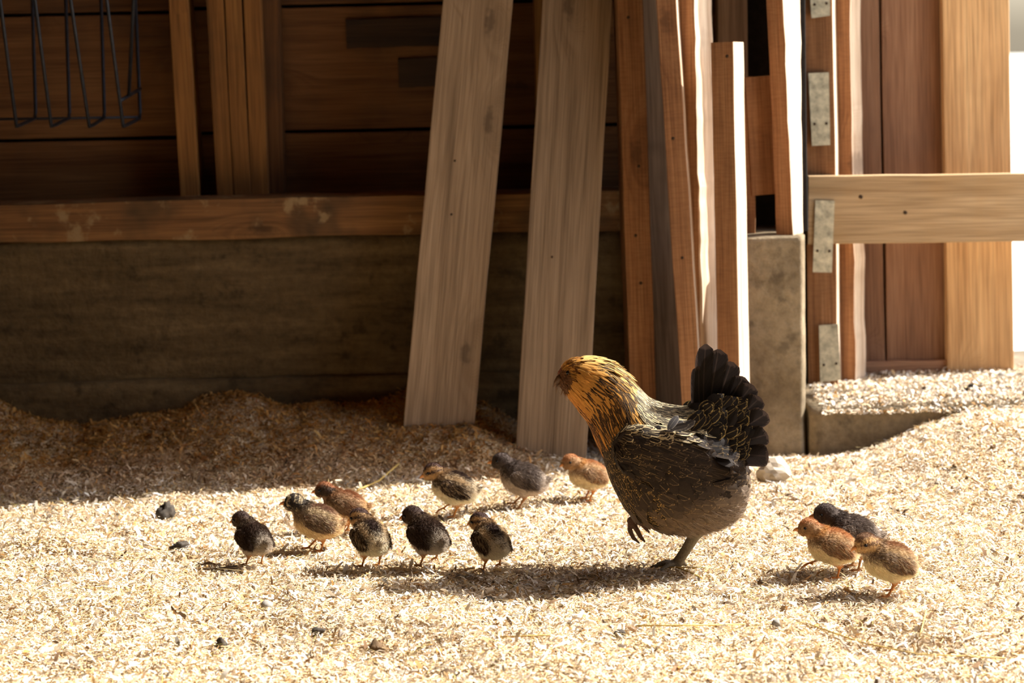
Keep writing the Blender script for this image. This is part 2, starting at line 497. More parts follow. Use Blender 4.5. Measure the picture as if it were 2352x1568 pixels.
vpost('stud', 412, 457, SY, M_STUD, zb=ZS, tip=(386, 432))
vpost('stud', 497, 536, SY - .01, M_STUD, zb=ZS, tip=(474, 513))
vpost('stud', 537, 575, SY - .012, M_STUD, zb=ZS, tip=(514, 555))
vpost('stud', 576, 616, SY - .008, M_STUD, zb=ZS, tip=(556, 600))
vpost('stud', 613, 652, SY + .03, M_DARKW, t=.07, zb=ZS, tip=(600, 638))
vpost('stud', 1235, 1290, SY, M_STUD, zb=ZS, tip=(1225, 1280))
vpost('stud', -420, -330, SY, M_STUD, zb=ZS)

# concrete pier beside the doorway and the raised doorway slab
PY = 5.15
pa = P(1716, 548, PY); pb = P(1850, 548, PY)
slab_face('concrete_pier', pa.x, pb.x + .004, PY, -.1, pa.z, .34, M_CONC, amp=0.006, nx=40, nz=60, parent=wall, seed=8, worn=.016)
STEPZ = 0.095
slab_face('concrete_step', pb.x + .010, 2.6, PY + .006, -.1, STEPZ, .9, M_CONC, amp=0.006, nx=60, nz=12, parent=wall, seed=12)

# timbers standing on the pier
vpost('stud', 1655, 1722, 5.42, M_DULL, t=.05, zb=CT - .4, yoff=540, tip=(1648, 1716))
vpost('stud', 1713, 1736, 5.27, M_BROWN, t=.05, zb=pa.z, yoff=540, tip=(1706, 1728), zt=P(1720, 176, 5.27).z)
b7a = P(1757, 447, 5.265); b7b = P(1740, 176, 5.265)
board('blocking', b7a, b7b, 60 * mpx(5.265, .8), .05, 0, M_BROWN, wall)
o8 = vpost('stud', 1782, 1823, 5.21, M_BROWN, t=.105, zb=pa.z, yoff=545, tip=(1757, 1801), yaw=math.radians(31), taper=(.6, 2.6), rag=.0008, seg=60, edge=M_SUNEDGE)
box('cavity_shade', (P(1690, 300, 5.5).x, 5.52, .1), (P(1850, 300, 5.5).x + .03, 5.54, ROOFZ), M_DARKGAP, wall)  # near-black sheet painting the shade of the cavity
vpost('gap_shade_strip', 1838, 1856, 5.32, M_DARKGAP, t=.2, zb=pa.z, yoff=545, tip=(1832, 1850))  # near-black strip for the shaded gap, deepened to stop a sun streak

# door jamb: two posts with steel plates
jamb = empty('trim_1'); tag(jamb, kind='structure')
p1 = vpost('post', 1857, 1925, 5.50, M_BROWN, t=.09, parent=jamb, zb=STEPZ, yoff=880, tip=(1848, 1908), yaw=math.radians(14), rag=.001, seg=20, edge=M_SUNEDGE)
p2 = vpost('post', 1928, 1966, 5.57, M_BROWN, t=.10, parent=jamb, zb=STEPZ, yoff=882, tip=(1912, 1954), yaw=math.radians(25), rag=.0016, seg=60, edge=M_SUNEDGE)
# hidden board added to keep sun out of the wall cavity beside the door
box('sun_stop_board', (.84, 5.62, STEPZ), (.875, 5.72, ROOFZ), M_DULL, jamb)

def plate(pts, Y, Y2=None):
    """thin steel plate through four photo corners, with nail heads"""
    c = [P(x, y, Y) for x, y in pts]
    me = bpy.data.meshes.new('steel_plate')
    V = [tuple(q) for q in c] + [(q.x, q.y + .003, q.z) for q in c]
    me.from_pydata(V, [], [(0, 1, 2, 3), (7, 6, 5, 4), (0, 4, 5, 1), (1, 5, 6, 2), (2, 6, 7, 3), (3, 7, 4, 0)])
    o = mesh_obj('steel_plate', me, M_METAL, jamb)
    for fx, fy in ((.2, .30), (.82, .30)):
        a = c[3].lerp(c[2], fx); b = c[0].lerp(c[1], fx)
        q = a.lerp(b, fy)
        bm = bmesh.new(); bmesh.ops.create_icosphere(bm, subdivisions=1, radius=.004)
        nm = bpy.data.meshes.new('nail'); bm.to_mesh(nm); bm.free()
        n = mesh_obj('nail', nm, M_NAIL, o); n.location = q
    return o
plate([(1857, -60), (1906, -62), (1907, 36), (1864, 42)], 5.488)
plate([(1857, 168), (1904, 166), (1907, 333), (1865, 335)], 5.488)
plate([(1873, 460), (1917, 461), (1911, 626), (1867, 625)], 5.443)
plate([(1881, 747), (1925, 744), (1931, 872), (1884, 878)], 5.488)

# the barn door leaf beyond the jamb
door = empty('door_1'); tag(door, kind='structure')
DZ0 = STEPZ - .003
def dplank(name, a, b, Y, m, y0=865, y1=0, t=.028):
    c0 = P((a[0] + a[1]) / 2, y0, Y); c1 = P((b[0] + b[1]) / 2, y1, Y)
    return board(name, ext(c0, c1, DZ0), ext(c0, c1, 2.6), (a[1] - a[0]) * mpx(Y, .5), t, 0, m, door)
dplank('door_plank', (1940, 2034), (1925, 2015), 5.74, M_DOOR)
dplank('door_plank', (2038, 2176), (2019, 2168), 5.743, M_DOOR)
dplank('door_plank', (2178, 2322), (2170, 2312), 5.743, M_DOOR)
dplank('door_stile', (2177, 2330), (2166, 2316), 5.70, M_TAN, t=.036)
box('door_light_stop', (P(1945, 400, 5.78).x, 5.78, .1), (P(2312, 400, 5.78).x, 5.81, 2.6), M_DOOR, door)  # added behind the planks to stop light through the slits
c0 = P(1975, 846, 5.715); c1 = P(2176, 843, 5.715)
board('door_rail', c0, c1, .036, .024, 0, M_DOOR, door)
board('door_rail', P(1975, -300, 5.715), P(2176, -303, 5.715), .12, .024, 0, M_DOOR, door)

# rail across the doorway
r0 = P(1857, 483, 5.45); r1 = P(2352, 477, 5.45)
rail = board('gate_rail', r0, r0 + (r1 - r0) * 2.6, 157 * mpx(5.45, .7), .04, 0, M_RAIL, wob=.001, seg=14)
tag(rail, 'pale wooden rail fixed level across the bright doorway', 'rail')
# ground outside
me2 = bpy.data.meshes.new('outside_ground')
me2.from_pydata([(1.0, 6.04, .075), (60, 6.04, .075), (60, 90, .075), (1.0, 90, .075), (2.6, -30, .075), (60, -30, .075), (2.6, 6.04, .075), (-40, 6.04, .075), (1.0, 6.04, .075), (-40, 90, .075)], [],
                [(0, 6, 1, 2, 3), (4, 5, 1, 6), (7, 8, 3, 9)])
tag(mesh_obj('outside_ground', me2, M_GRAVEL), kind='structure')

# ------------------------------------------------------------------ loose boards leaning on the wall
def lean(label, bot, top, wb, Yb, Yt, t, m, yaw=0.0, zt=1.9, zb=None, name='plank_board', **kw):
    a = P(bot[0], bot[1], Yb); b = P(top[0], top[1], Yt)
    if zb is None: zb = float(terr(a.x, a.y)) - .008
    o = board(name, ext(a, b, zb), ext(a, b, zt), wb * mpx(Yb, a.z), t, math.radians(yaw), m, **kw)
    tag(o, label, 'board')
    return o
lean('wide weathered grey board leaning at the far left of the leaning boards', (1002, 1037), (1098, 0), 163, 5.10, 5.34, .032, M_GREY)
lean('wide weathered grey board leaning just behind the hen\'s head', (1263, 1079), (1326, 0), 164, 5.0, 5.30, .032, M_GREY)
lean('narrow red-brown board leaning right beside the two wide grey boards', (1480, 1000), (1447, 0), 60, 5.14, 5.25, .085, M_BROWN, yaw=-4)
lean('dull grey-brown board set back in the gap of the leaning boards', (1537, 900), (1490, 0), 66, 5.28, 5.36, .03, M_DULL, yaw=0)
lean('red-brown board with a very thin sunlit edge above the hen\'s tail', (1580, 790), (1530, 0), 46, 5.03, 5.09, .09, M_BROWN, yaw=11, seg=20, edge=M_SUNEDGE)
lean('red-brown board with a broad ragged sunlit edge', (1592, 880), (1576, 0), 40, 5.08, 5.13, .105, M_BROWN, yaw=29, rag=.0012, seg=60, edge=M_SUNEDGE)
lean('short red-brown board whose cut top end shows beside the concrete pier', (1674, 880), (1658, 97), 52, 5.02, 5.04, .085, M_BROWN, yaw=23, zt=P(1658, 97, 5.04).z, seg=16, wob=.0006, edge=M_SUNEDGE)

def nails(o, pix, r=.0045):
    Mi = o.matrix_basis.inverted()
    for px, py in pix:
        a = Mi @ Vector((0, 0, CAMZ)); d = Mi.to_3x3() @ ray(px, py)
        q = a - d * (a.y / d.y)
        V, F = _ico(1)
        me = np_mesh('nail', V * np.array([r, r * .35, r]), F)
        n = mesh_obj('nail', me, M_NAIL, o, True); n.location = q
def _ico(sub):
    bm = bmesh.new(); bmesh.ops.create_icosphere(bm, subdivisions=sub, radius=1)
    V = np.array([v.co[:] for v in bm.verts]); F = np.array([[v.index for v in f.verts] for f in bm.faces])
    bm.free()
    return V, F
LB = [o for o in COL.objects if o.name.startswith('plank_board')]
nails(LB[2], [(1443, 40), (1467, 382), (1460, 541), (1472, 650)])
nails(LB[0], [(1045, 369), (1037, 492)], .0035)
nails(LB[1], [(1268, 590)], .0035)
nails(LB[4], [(1546, 318), (1567, 592)])
nails(LB[6], [(1670, 129)])
nails(rail, [(2079, 488), (1977, 452)], .006)
M_STAIN = wood('stain_dark', (0.055, 0.030, 0.016), (0.04, 0.022, 0.012), (0.02, 0.012, 0.008), knot=.2)  # dark stain of the planks, built as thin strips
board('stain_strip', P(795, 78, 5.612), P(1060, 70, 5.612), .075, .012, 0, M_STAIN, wall)
board('stain_strip', P(915, 168, 5.612), P(1060, 163, 5.612), .075, .012, 0, M_STAIN, wall)

# ------------------------------------------------------------------ hay rack of bent wire on the back wall
def tube_mesh(name, pts, r, n=8, closed=False):
    pts = [Vector(p) for p in pts]
    rad = r if isinstance(r, (list, tuple)) else [r] * len(pts)
    V = []; F = []
    up = None
    for i, p in enumerate(pts):
        d = (pts[min(i + 1, len(pts) - 1)] - pts[max(i - 1, 0)]).normalized()
        if up is None:
            up = d.orthogonal().normalized()
        up = (up - d * up.dot(d)).normalized()
        s = d.cross(up)
        for k in range(n):
            a = 2 * math.pi * k / n
            V.append(tuple(p + (up * math.cos(a) + s * math.sin(a)) * rad[i]))
    for i in range(len(pts) - 1):
        for k in range(n):
            F.append((i * n + k, i * n + (k + 1) % n, (i + 1) * n + (k + 1) % n, (i + 1) * n + k))
    F.append(tuple(reversed(range(n)))); F.append(tuple(range((len(pts) - 1) * n, len(pts) * n)))
    me = bpy.data.meshes.new(name)
    me.from_pydata(V, [], F); me.update()
    return me

rack = empty('hay_rack', P(160, 285, 5.40))
tag(rack, 'dark wire hay rack with hooked lower ends hanging on the plank wall', 'hay rack')
def wire(pts, r=.0045, name='wire'):
    o = mesh_obj(name, tube_mesh(name, [Vector(p) - rack.location for p in pts], r), M_WIRE, rack, smooth=True)
    return o
RY, FYB, FYT = 5.47, 5.25, 5.07
def up_to(a, b, z): return ext(a, b, z)
for (xt, xb, hx, ft) in ((-155, -90, -130, -170), (-80, -5, -45, -85), (74, 82, 38, 0), (151, 160, 118, 80), (232, 240, 205, 162), (311, 322, 283, 245)):
    rb = P(xb, 268, RY); rt = P(xt, 0, RY)
    fb = P(hx, 290, FYB); ft_ = P(ft, 0, FYT)
    wire([up_to(rb, rt, 1.45), rb + (rt - rb) * .04, rb + Vector((0, -.012, -.004)), fb + Vector((.004, .02, .002)), fb, fb + (ft_ - fb) * .03, up_to(fb, ft_, 1.45)])
wire([P(-160, 276, RY - .008), P(322, 269, RY - .008)], .0034)
e0 = P(275, 232, 5.21); e1 = P(322, 204, RY - .004)
wire([e0, e1])
wire([P(296, 218, 5.30), up_to(P(296, 218, 5.30), P(307, 0, 5.24), 1.45)])
wire([up_to(P(322, 204, RY), P(311, 0, RY), 1.45) + Vector((-.3 * 0, 0, 0)), up_to(P(322, 204, RY), P(311, 0, RY), 1.45) + Vector((-1.25, -.0, 0))], .004)
wire([up_to(P(283, 290, FYB), P(245, 0, FYT), 1.45), up_to(P(283, 290, FYB), P(245, 0, FYT), 1.45) + Vector((-1.05, 0, 0))], .004)

# ------------------------------------------------------------------ wood shavings and chaff
PAL = np.array([(0.87, 0.78, 0.61), (0.82, 0.70, 0.50), (0.74, 0.58, 0.37), (0.66, 0.45, 0.21), (0.90, 0.85, 0.74),
                (0.55, 0.30, 0.09), (0.30, 0.18, 0.09), (0.14, 0.09, 0.05), (0.42, 0.37, 0.29)])
PW = np.array([.22, .22, .18, .11, .11, .04, .06, .035, .045]); PW = PW / PW.sum()
M_SHAV = attr_mat('shaving_flakes', 0.75, trans=0.12)

def flakes(name, x, y, z, length, width, tilt, curl, col, yaw=None):
    n = len(x)
    yaw = rng.uniform(0, 2 * np.pi, n) if yaw is None else yaw
    pit = rng.normal(0, tilt, n); rol = rng.normal(0, tilt * 1.2, n)
    d = np.stack([np.cos(yaw) * np.cos(pit), np.sin(yaw) * np.cos(pit), np.sin(pit)], -1)
    s0 = np.stack([-np.sin(yaw), np.cos(yaw), np.zeros(n)], -1)
    u = np.cross(d, s0)
    s = s0 * np.cos(rol)[:, None] + u * np.sin(rol)[:, None]
    u = np.cross(d, s)
    c = np.stack([x, y, z + np.abs(np.sin(pit)) * length * .5 * .6], -1)
    V = np.empty((n, 6, 3), np.float32)
    for k, t in enumerate((-.5, 0, .5)):
        base = c + d * (length * t)[:, None] + u * (curl * length * (.25 - t * t) * 2)[:, None]
        wk = width * (1.0 if k == 1 else .62) * .5
        V[:, 2 * k] = base - s * wk[:, None]
        V[:, 2 * k + 1] = base + s * wk[:, None]
    q = np.arange(n)[:, None] * 6
    F = np.concatenate([q + np.array([0, 1, 3, 2]), q + np.array([2, 3, 5, 4])], 0)
    me = np_mesh(name, V.reshape(-1, 3), F)
    set_col(me, 'Col', np.repeat(col, 6, 0))
    return me

def palette(n, x=None, y=None):
    c = PAL[rng.choice(len(PAL), n, p=PW)] * rng.uniform(.82, 1.1, (n, 1))
    if x is not None:
        # old trodden patches are browner, and the wall heap gets shade and warm bounce light painted in
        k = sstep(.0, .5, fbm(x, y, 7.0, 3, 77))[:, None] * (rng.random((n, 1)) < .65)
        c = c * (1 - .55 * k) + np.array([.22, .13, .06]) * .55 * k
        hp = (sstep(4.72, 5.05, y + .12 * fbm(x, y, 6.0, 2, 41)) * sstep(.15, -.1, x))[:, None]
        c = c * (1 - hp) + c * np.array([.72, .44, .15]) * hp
    return np.clip(c * np.array([1, 1.02, 1.1]), 0, .93)

def spots(n, x0, x1, y0, y1):
    return rng.uniform(x0, x1, n), rng.uniform(y0, y1, n)
def ground_flakes(n, box_, view=True):
    x, y = spots(n, *box_)
    if view:
        k = np.abs(x) < .25 * y + .12
        x, y = x[k], y[k]
    k = ~((y > PY - .01) & (x > .57)) & (y < 5.36)
    return x[k], y[k]
xa, ya = ground_flakes(390000, (-1.55, 1.55, 2.95, 5.37))
xb, yb = ground_flakes(80000, (-2.4, 2.2, 1.8, 5.37), False)
x = np.concatenate([xa, xb]); y = np.concatenate([ya, yb]); n = len(x)
ln = np.clip(rng.lognormal(math.log(.0080), .48, n), .0025, .026)
wd = ln * rng.uniform(.07, .36, n)
z = terr(x, y) + rng.uniform(-.001, .005, n)
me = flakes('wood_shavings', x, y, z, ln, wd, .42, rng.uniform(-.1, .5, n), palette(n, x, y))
tag(mesh_obj('wood_shavings', me, M_SHAV), 'pale wood shavings spread deep over the barn floor', 'shavings', kind='stuff')
# shavings on the doorway slab
n = 26000
x = rng.uniform(.755, 2.0, n); y = PY - .015 + (rng.random(n) ** 1.25) * .66
heap = .026 * np.exp(-((y - PY - .06) / .09) ** 2) * (1 + .5 * fbm(x, y, 14, 2, 5)) + .02 * np.exp(-((x - .80) / .05) ** 2 - ((y - PY - .28) / .05) ** 2)
k = rng.random(n) < np.clip(1.25 - (y - PY) * 1.2 + .5 * fbm(x, y, 10, 2, 8), .12, 1)
x, y, heap = x[k], y[k], heap[k]; n = len(x)
zz = STEPZ + rng.random(n) * (heap + .004)
zz = np.where(y < PY + .004, STEPZ - rng.random(n) * .012, zz)
ln = np.clip(rng.lognormal(math.log(.0075), .45, n), .003, .022)
me = flakes('threshold_shavings', x, y, zz, ln, ln * rng.uniform(.2, .6, n), .4, rng.uniform(0, .5, n), palette(n))
tag(mesh_obj('threshold_shavings', me, M_SHAV), 'wood shavings heaped along the raised concrete doorway step', 'shavings', kind='stuff')
# fine hay chaff
def hay(name, n, box_, lmin, lmax, wdt):
    x, y = ground_flakes(n, box_)
    n = len(x)
    ln = rng.uniform(lmin, lmax, n) * rng.uniform(.4, 1, n)
    col = np.array([(.74, .58, .28)]) * rng.uniform(.4, 1.15, (n, 1)) * np.where(rng.random((n, 1)) < .15, np.array([[.7, .75, .45]]), 1)
    return flakes(name, x, y, terr(x, y) + rng.uniform(.002, .007, n), ln, np.full(n, wdt), .10, rng.uniform(-.1, .12, n), np.clip(col, 0, .95))
me = hay('hay_chaff', 9000, (-1.5, 1.5, 3.0, 5.2), .02, .10, .0014)
tag(mesh_obj('hay_chaff', me, M_SHAV), 'thin dry hay bits strewn over the wood shavings', 'hay', kind='stuff')

# ------------------------------------------------------------------ single straws, twigs, stones and clods
M_STRAW = plain('straw_stalk', (0.66, 0.47, 0.15), 0.55, 0, 30, .2)
M_TWIG = plain('twig_bark', (0.09, 0.06, 0.035), 0.8, 0, 60, .4)
def stalk(name, pix, label, cat, m, r=.0011, lift=0.008):
    pts = []
    for i, q in enumerate(pix):
        g = G(q[0], q[1])
        g = Vector((g.x, g.y, float(terr(g.x, g.y)) + lift + (q[2] if len(q) > 2 else 0)))
        pts.append(g)
    root = pts[0].copy()
    o = mesh_obj(name, tube_mesh(name, [p - root for p in pts], r, 6), m, None, True)
    o.location = root
    tag(o, label, cat)
stalk('straw_stalk', [(822, 1133), (870, 1112), (916, 1086)], 'thick pale straw lying on the shadow edge behind the middle chicks', 'straw', M_STRAW, .0024)
stalk('straw_stalk', [(1462, 1447), (1580, 1446), (1712, 1443)], 'long yellow straw lying level in the foreground below the hen', 'straw', M_STRAW, .0016)
stalk('straw_stalk', [(1862, 1445), (1980, 1486), (2110, 1513), (2310, 1522)], 'longest curved golden straw in the right foreground', 'straw', M_STRAW, .0014)
stalk('straw_stalk', [(1512, 1311), (1560, 1312), (1622, 1313)], 'golden straw lying level under the hen\'s standing foot', 'straw', M_STRAW, .0014)
stalk('straw_stalk', [(1552, 1311), (1582, 1322), (1612, 1336)], 'golden straw slanting right from the hen\'s standing foot', 'straw', M_STRAW, .0016)
stalk('straw_stalk', [(1150, 1473), (1215, 1470), (1270, 1468)], 'yellow straw lying level in the middle foreground left of the hen', 'straw', M_STRAW, .0013)
stalk('straw_stalk', [(745, 1496), (800, 1487), (852, 1477)], 'pale straw touching the brown clod in the left foreground', 'straw', M_STRAW, .0013)
stalk('straw_stalk', [(2112, 1470), (2121, 1440), (2127, 1412)], 'short whitish straw standing out right of the last chick', 'straw', M_STRAW, .0014)
stalk('straw_stalk', [(1885, 1052), (1898, 1034, .022), (1908, 1040, .002)], 'bent straw sticking up at the foot of the concrete step', 'straw', M_STRAW, .0014)
stalk('twig', [(458, 1317), (500, 1314), (546, 1308)], 'thin dark twig lying beside the leftmost chick', 'twig', M_TWIG, .0018)

M_CLOD = plain('dark_clod', (0.055, 0.045, 0.035), 0.85, 0, 90, .6, .8)
M_CLODB = plain('brown_clod', (0.13, 0.08, 0.04), 0.85, 0, 90, .5, .8)
M_STONE = plain('pale_stone', (0.50, 0.42, 0.32), 0.85, 0, 30, .25, .6)
M_GSTONE = plain('grey_stone', (0.30, 0.28, 0.25), 0.8, 0, 50, .3, .5)
def lump(name, px, py, wpx, hpx, label, cat, m, sub=3, amp=.5, seed=0, sharp=1.0, base=None):
    g = G(px, py) if base is None else base
    sc = 1 / mpx(g.y, 0)
    rx = wpx / sc / 2; rz = hpx / sc / 2 * 1.05
    bm = bmesh.new(); bmesh.ops.create_icosphere(bm, subdivisions=sub, radius=1)
    r = random.Random(seed)
    offs = [(Vector((r.gauss(0, 1), r.gauss(0, 1), r.gauss(0, 1))).normalized(), r.uniform(.3, 1)) for _ in range(14)]
    for v in bm.verts:
        d = v.co.normalized()
        k = 1 + amp * sum(a * max(0, d.dot(o)) ** 9 for o, a in offs) - amp * .6 + amp * .35 * math.sin(23 * d.x + 2 * seed) * math.cos(21 * d.y) * math.sin(19 * d.z + seed) + amp * .35 * math.sin(9 * d.x + seed) * math.sin(8 * d.y + 2 * seed) * math.cos(7 * d.z)
        if sharp > 1: k *= 1 + .25 * max(0, d.z) ** 4 * sharp - .12 * sharp * (abs(d.x) > .6)
        v.co = Vector((d.x * rx, d.y * rx * .8, max(d.z, -.7) * rz)) * k
    me = bpy.data.meshes.new(name); bm.to_mesh(me); bm.free()
    o = mesh_obj(name, me, m, None, sharp == 1.0)
    o.location = (g.x, g.y + rx * .3, g.z + rz * .55)
    o.rotation_euler = (0, 0, r.uniform(-.5, .5))
    tag(o, label, cat)
    return o
lump('stone', 1776, 1108, 100, 62, 'pale angular stone lying behind the hen at the pier\'s foot', 'stone', M_STONE, 3, .3, 8, 1.5)
lump('dung_clod', 378, 1192, 44, 46, 'largest black clod on the lit shavings at left', 'clod', M_CLOD, seed=1)
lump('dung_clod', 412, 1262, 40, 26, 'dark flat clod half sunk left of the leftmost chick', 'clod', M_CLOD, seed=2)
lump('pebble', 612, 1398, 30, 24, 'rounded grey-brown pebble in the left foreground', 'stone', M_GSTONE, 3, .1, 3)
lump('dung_clod', 508, 1490, 28, 34, 'upright black clod near the lower left', 'clod', M_CLOD, seed=4)
lump('dung_clod', 863, 1496, 34, 28, 'brown knobbly clod in the foreground beside a pale straw', 'clod', M_CLODB, seed=5)
lump('dung_clod', 730, 1456, 32, 20, 'small dark clod under a curled shaving left of the brown clod', 'clod', M_CLOD, seed=6)
lump('pebble', 1786, 1440, 26, 22, 'blue-grey pebble in the right foreground below the three chicks', 'stone', M_GSTONE, 3, .15, 7)
lump('dung_clod', 1422, 1458, 28, 16, 'small dark clod in the foreground under the hen\'s shadow', 'clod', M_CLOD, seed=8)
lump('dung_clod', 1122, 1384, 24, 16, 'tiny black clod just in front of the chick nearest the hen', 'clod', M_CLOD, seed=9)
lump('dung_clod', 2258, 1288, 14, 14, 'tiny dark clod right of the last chick', 'clod', M_CLOD, seed=11)
lump('dung_clod', 1752, 1345, 22, 18, 'small brown clod between the hen and the three chicks', 'clod', M_CLODB, seed=12)
lump('dung_clod', 1092, 1078, 24, 16, 'dark clod at the foot of the leaning grey boards', 'clod', M_CLODB, seed=13)
lump('dung_clod', 128, 1030, 46, 26, 'dim dark clod on the shaded heap at far left', 'clod', M_CLOD, seed=14)
_b = P(2232, 910, 5.33); _b.z = STEPZ + .004
lump('dung_clod', 0, 0, 36, 24, 'black clod lying on the raised doorway step', 'clod', M_CLOD, seed=10, base=_b)
_b = P(2300, 875, 5.6); _b.z = STEPZ + .001
lump('pebble', 0, 0, 18, 12, 'small pebble on the step near the door edge', 'stone', M_GSTONE, 2, .15, 15, base=_b)

# ------------------------------------------------------------------ soft bodies: unions of ellipsoids, remeshed into one skin
def _ico(sub):
    bm = bmesh.new(); bmesh.ops.create_icosphere(bm, subdivisions=sub, radius=1)
    V = np.array([v.co[:] for v in bm.verts]); F = np.array([[v.index for v in f.verts] for f in bm.faces])
    bm.free()
    return V, F
ICO = {k: _ico(k) for k in (1, 2, 3)}

class Blob:
    def __init__(self): self.V = []; self.F = []; self.n = 0
    def add(self, V, F):
        self.V.append(np.asarray(V)); self.F.append(np.asarray(F) + self.n); self.n += len(V)
    def ell(self, c, r, rot=None, sub=3):
        V, F = ICO[sub]
        V = V * np.asarray(r)
        if rot is not None: V = V @ np.array(rot.to_3x3()).T
        self.add(V + np.asarray(c), F)
    def chain(self, pts, rad, sub=1):
        for (a, b, ra, rb) in zip(pts[:-1], pts[1:], rad[:-1], rad[1:]):
            a = np.asarray(a, float); b = np.asarray(b, float)
            n = max(2, int(np.linalg.norm(b - a) / (min(ra, rb) * .7)) + 1)
            for t in np.linspace(0, 1, n):
                r = ra + (rb - ra) * t
                self.ell(a + (b - a) * t, (r, r, r), sub=sub)
    def quads(self, V, F4):
        F4 = np.asarray(F4)
        self.add(V, np.concatenate([F4[:, [0, 1, 2]], F4[:, [0, 2, 3]]]))
    def skin(self, name, voxel, it=4):
        me = np_mesh(name + '_raw', np.concatenate(self.V), np.concatenate(self.F))
        o = bpy.data.objects.new('tmp', me); COL.objects.link(o)
        r = o.modifiers.new('r', 'REMESH'); r.mode = 'VOXEL'; r.voxel_size = voxel
        s = o.modifiers.new('s', 'SMOOTH'); s.iterations = it; s.factor = .5
        dg = bpy.context.evaluated_depsgraph_get()
        out = bpy.data.meshes.new_from_object(o.evaluated_get(dg))
        out.name = name
        bpy.data.objects.remove(o); bpy.data.meshes.remove(me)
        return out

def sample_mesh(me, n):
    me.calc_loop_triangles()
    nv = len(me.vertices); nt = len(me.loop_triangles)
    co = np.empty(nv * 3, np.float32); me.vertices.foreach_get('co', co); co = co.reshape(-1, 3)
    tr = np.empty(nt * 3, np.int32); me.loop_triangles.foreach_get('vertices', tr); tr = tr.reshape(-1, 3)
    a, b, c = co[tr[:, 0]], co[tr[:, 1]], co[tr[:, 2]]
    nr = np.cross(b - a, c - a); ar = np.linalg.norm(nr, axis=1)
    i = rng.choice(nt, n, p=ar / ar.sum())
    u = rng.random((n, 1)); v = rng.random((n, 1)); f = (u + v) > 1
    u = np.where(f, 1 - u, u); v = np.where(f, 1 - v, v)
    return a[i] + (b[i] - a[i]) * u + (c[i] - a[i]) * v, nr[i] / ar[i][:, None]

def verts_of(me):
    co = np.empty(len(me.vertices) * 3, np.float32); me.vertices.foreach_get('co', co)
    return co.reshape(-1, 3)

def unit(a): return a / np.maximum(np.linalg.norm(a, axis=-1, keepdims=True), 1e-9)

def strands(name, p, d, ln, w, col, tipcol=None):
    n = len(p)
    s = unit(np.cross(d, rng.normal(size=(n, 3))))
    V = np.stack([p - s * (w / 2)[:, None], p + s * (w / 2)[:, None], p + d * ln[:, None]], 1)
    me = np_mesh(name, V.reshape(-1, 3), np.arange(3 * n).reshape(-1, 3))
    C = np.repeat(col, 3, 0)
    if tipcol is not None: C[2::3] = tipcol
    set_col(me, 'Col', C)
    return me

M_SKIN = attr_mat('down_skin', 0.85)
M_DOWN = attr_mat('down_fluff', 0.8, trans=0.35)
M_EYE = plain('eye_gloss', (0.008, 0.006, 0.005), 0.12, 0, 20, .1, 0)
M_BEAK = plain('chick_beak', (0.62, 0.27, 0.09), 0.45, 0, 200, .25, .1)

def eye_mesh(r):
    V, F = ICO[2]
    return np_mesh('eye', V * r, F)

# colour schemes: back, crown, stripe, belly, face, wing
SCH = {
 'dark':  dict(back=(.050, .028, .018), stripe=(.075, .045, .03), belly=(.58, .50, .40), crown=(.045, .026, .02), face=(.06, .035, .022), wing=(.075, .045, .03), neck=(.10, .065, .04), leg=(.42, .20, .07)),
 'mottle': dict(back=(.17, .085, .05), stripe=(.46, .36, .22), belly=(.78, .60, .37), crown=(.03, .022, .018), face=(.04, .03, .022), wing=(.20, .13, .085), neck=(.12, .08, .05), leg=(.50, .20, .06)),
 'rufous': dict(back=(.24, .10, .045), stripe=(.40, .26, .15), belly=(.72, .52, .28), crown=(.22, .085, .035), face=(.06, .035, .02), wing=(.22, .14, .08), neck=(.24, .12, .055), leg=(.50, .20, .06)),
 'chip':  dict(back=(.040, .022, .016), stripe=(.50, .37, .22), belly=(.84, .73, .54), crown=(.055, .028, .022), face=(.44, .27, .12), wing=(.060, .035, .022), neck=(.20, .12, .06), leg=(.55, .23, .06)),
 'grey':  dict(back=(.11, .08, .064), stripe=(.20, .15, .115), belly=(.60, .51, .42), crown=(.065, .046, .038), face=(.06, .042, .033), wing=(.18, .135, .105), neck=(.07, .05, .04), leg=(.40, .19, .07)),
 'buff':  dict(back=(.40, .18, .07), stripe=(.52, .36, .2), belly=(.84, .68, .45), crown=(.34, .15, .06), face=(.30, .17, .08), wing=(.30, .19, .11), neck=(.44, .23, .075), leg=(.55, .20, .05)),
 'tan':   dict(back=(.27, .13, .06), stripe=(.50, .36, .2), belly=(.86, .71, .47), crown=(.16, .085, .045), face=(.52, .33, .15), wing=(.21, .145, .095), neck=(.20, .125, .07), leg=(.50, .20, .06)),
}

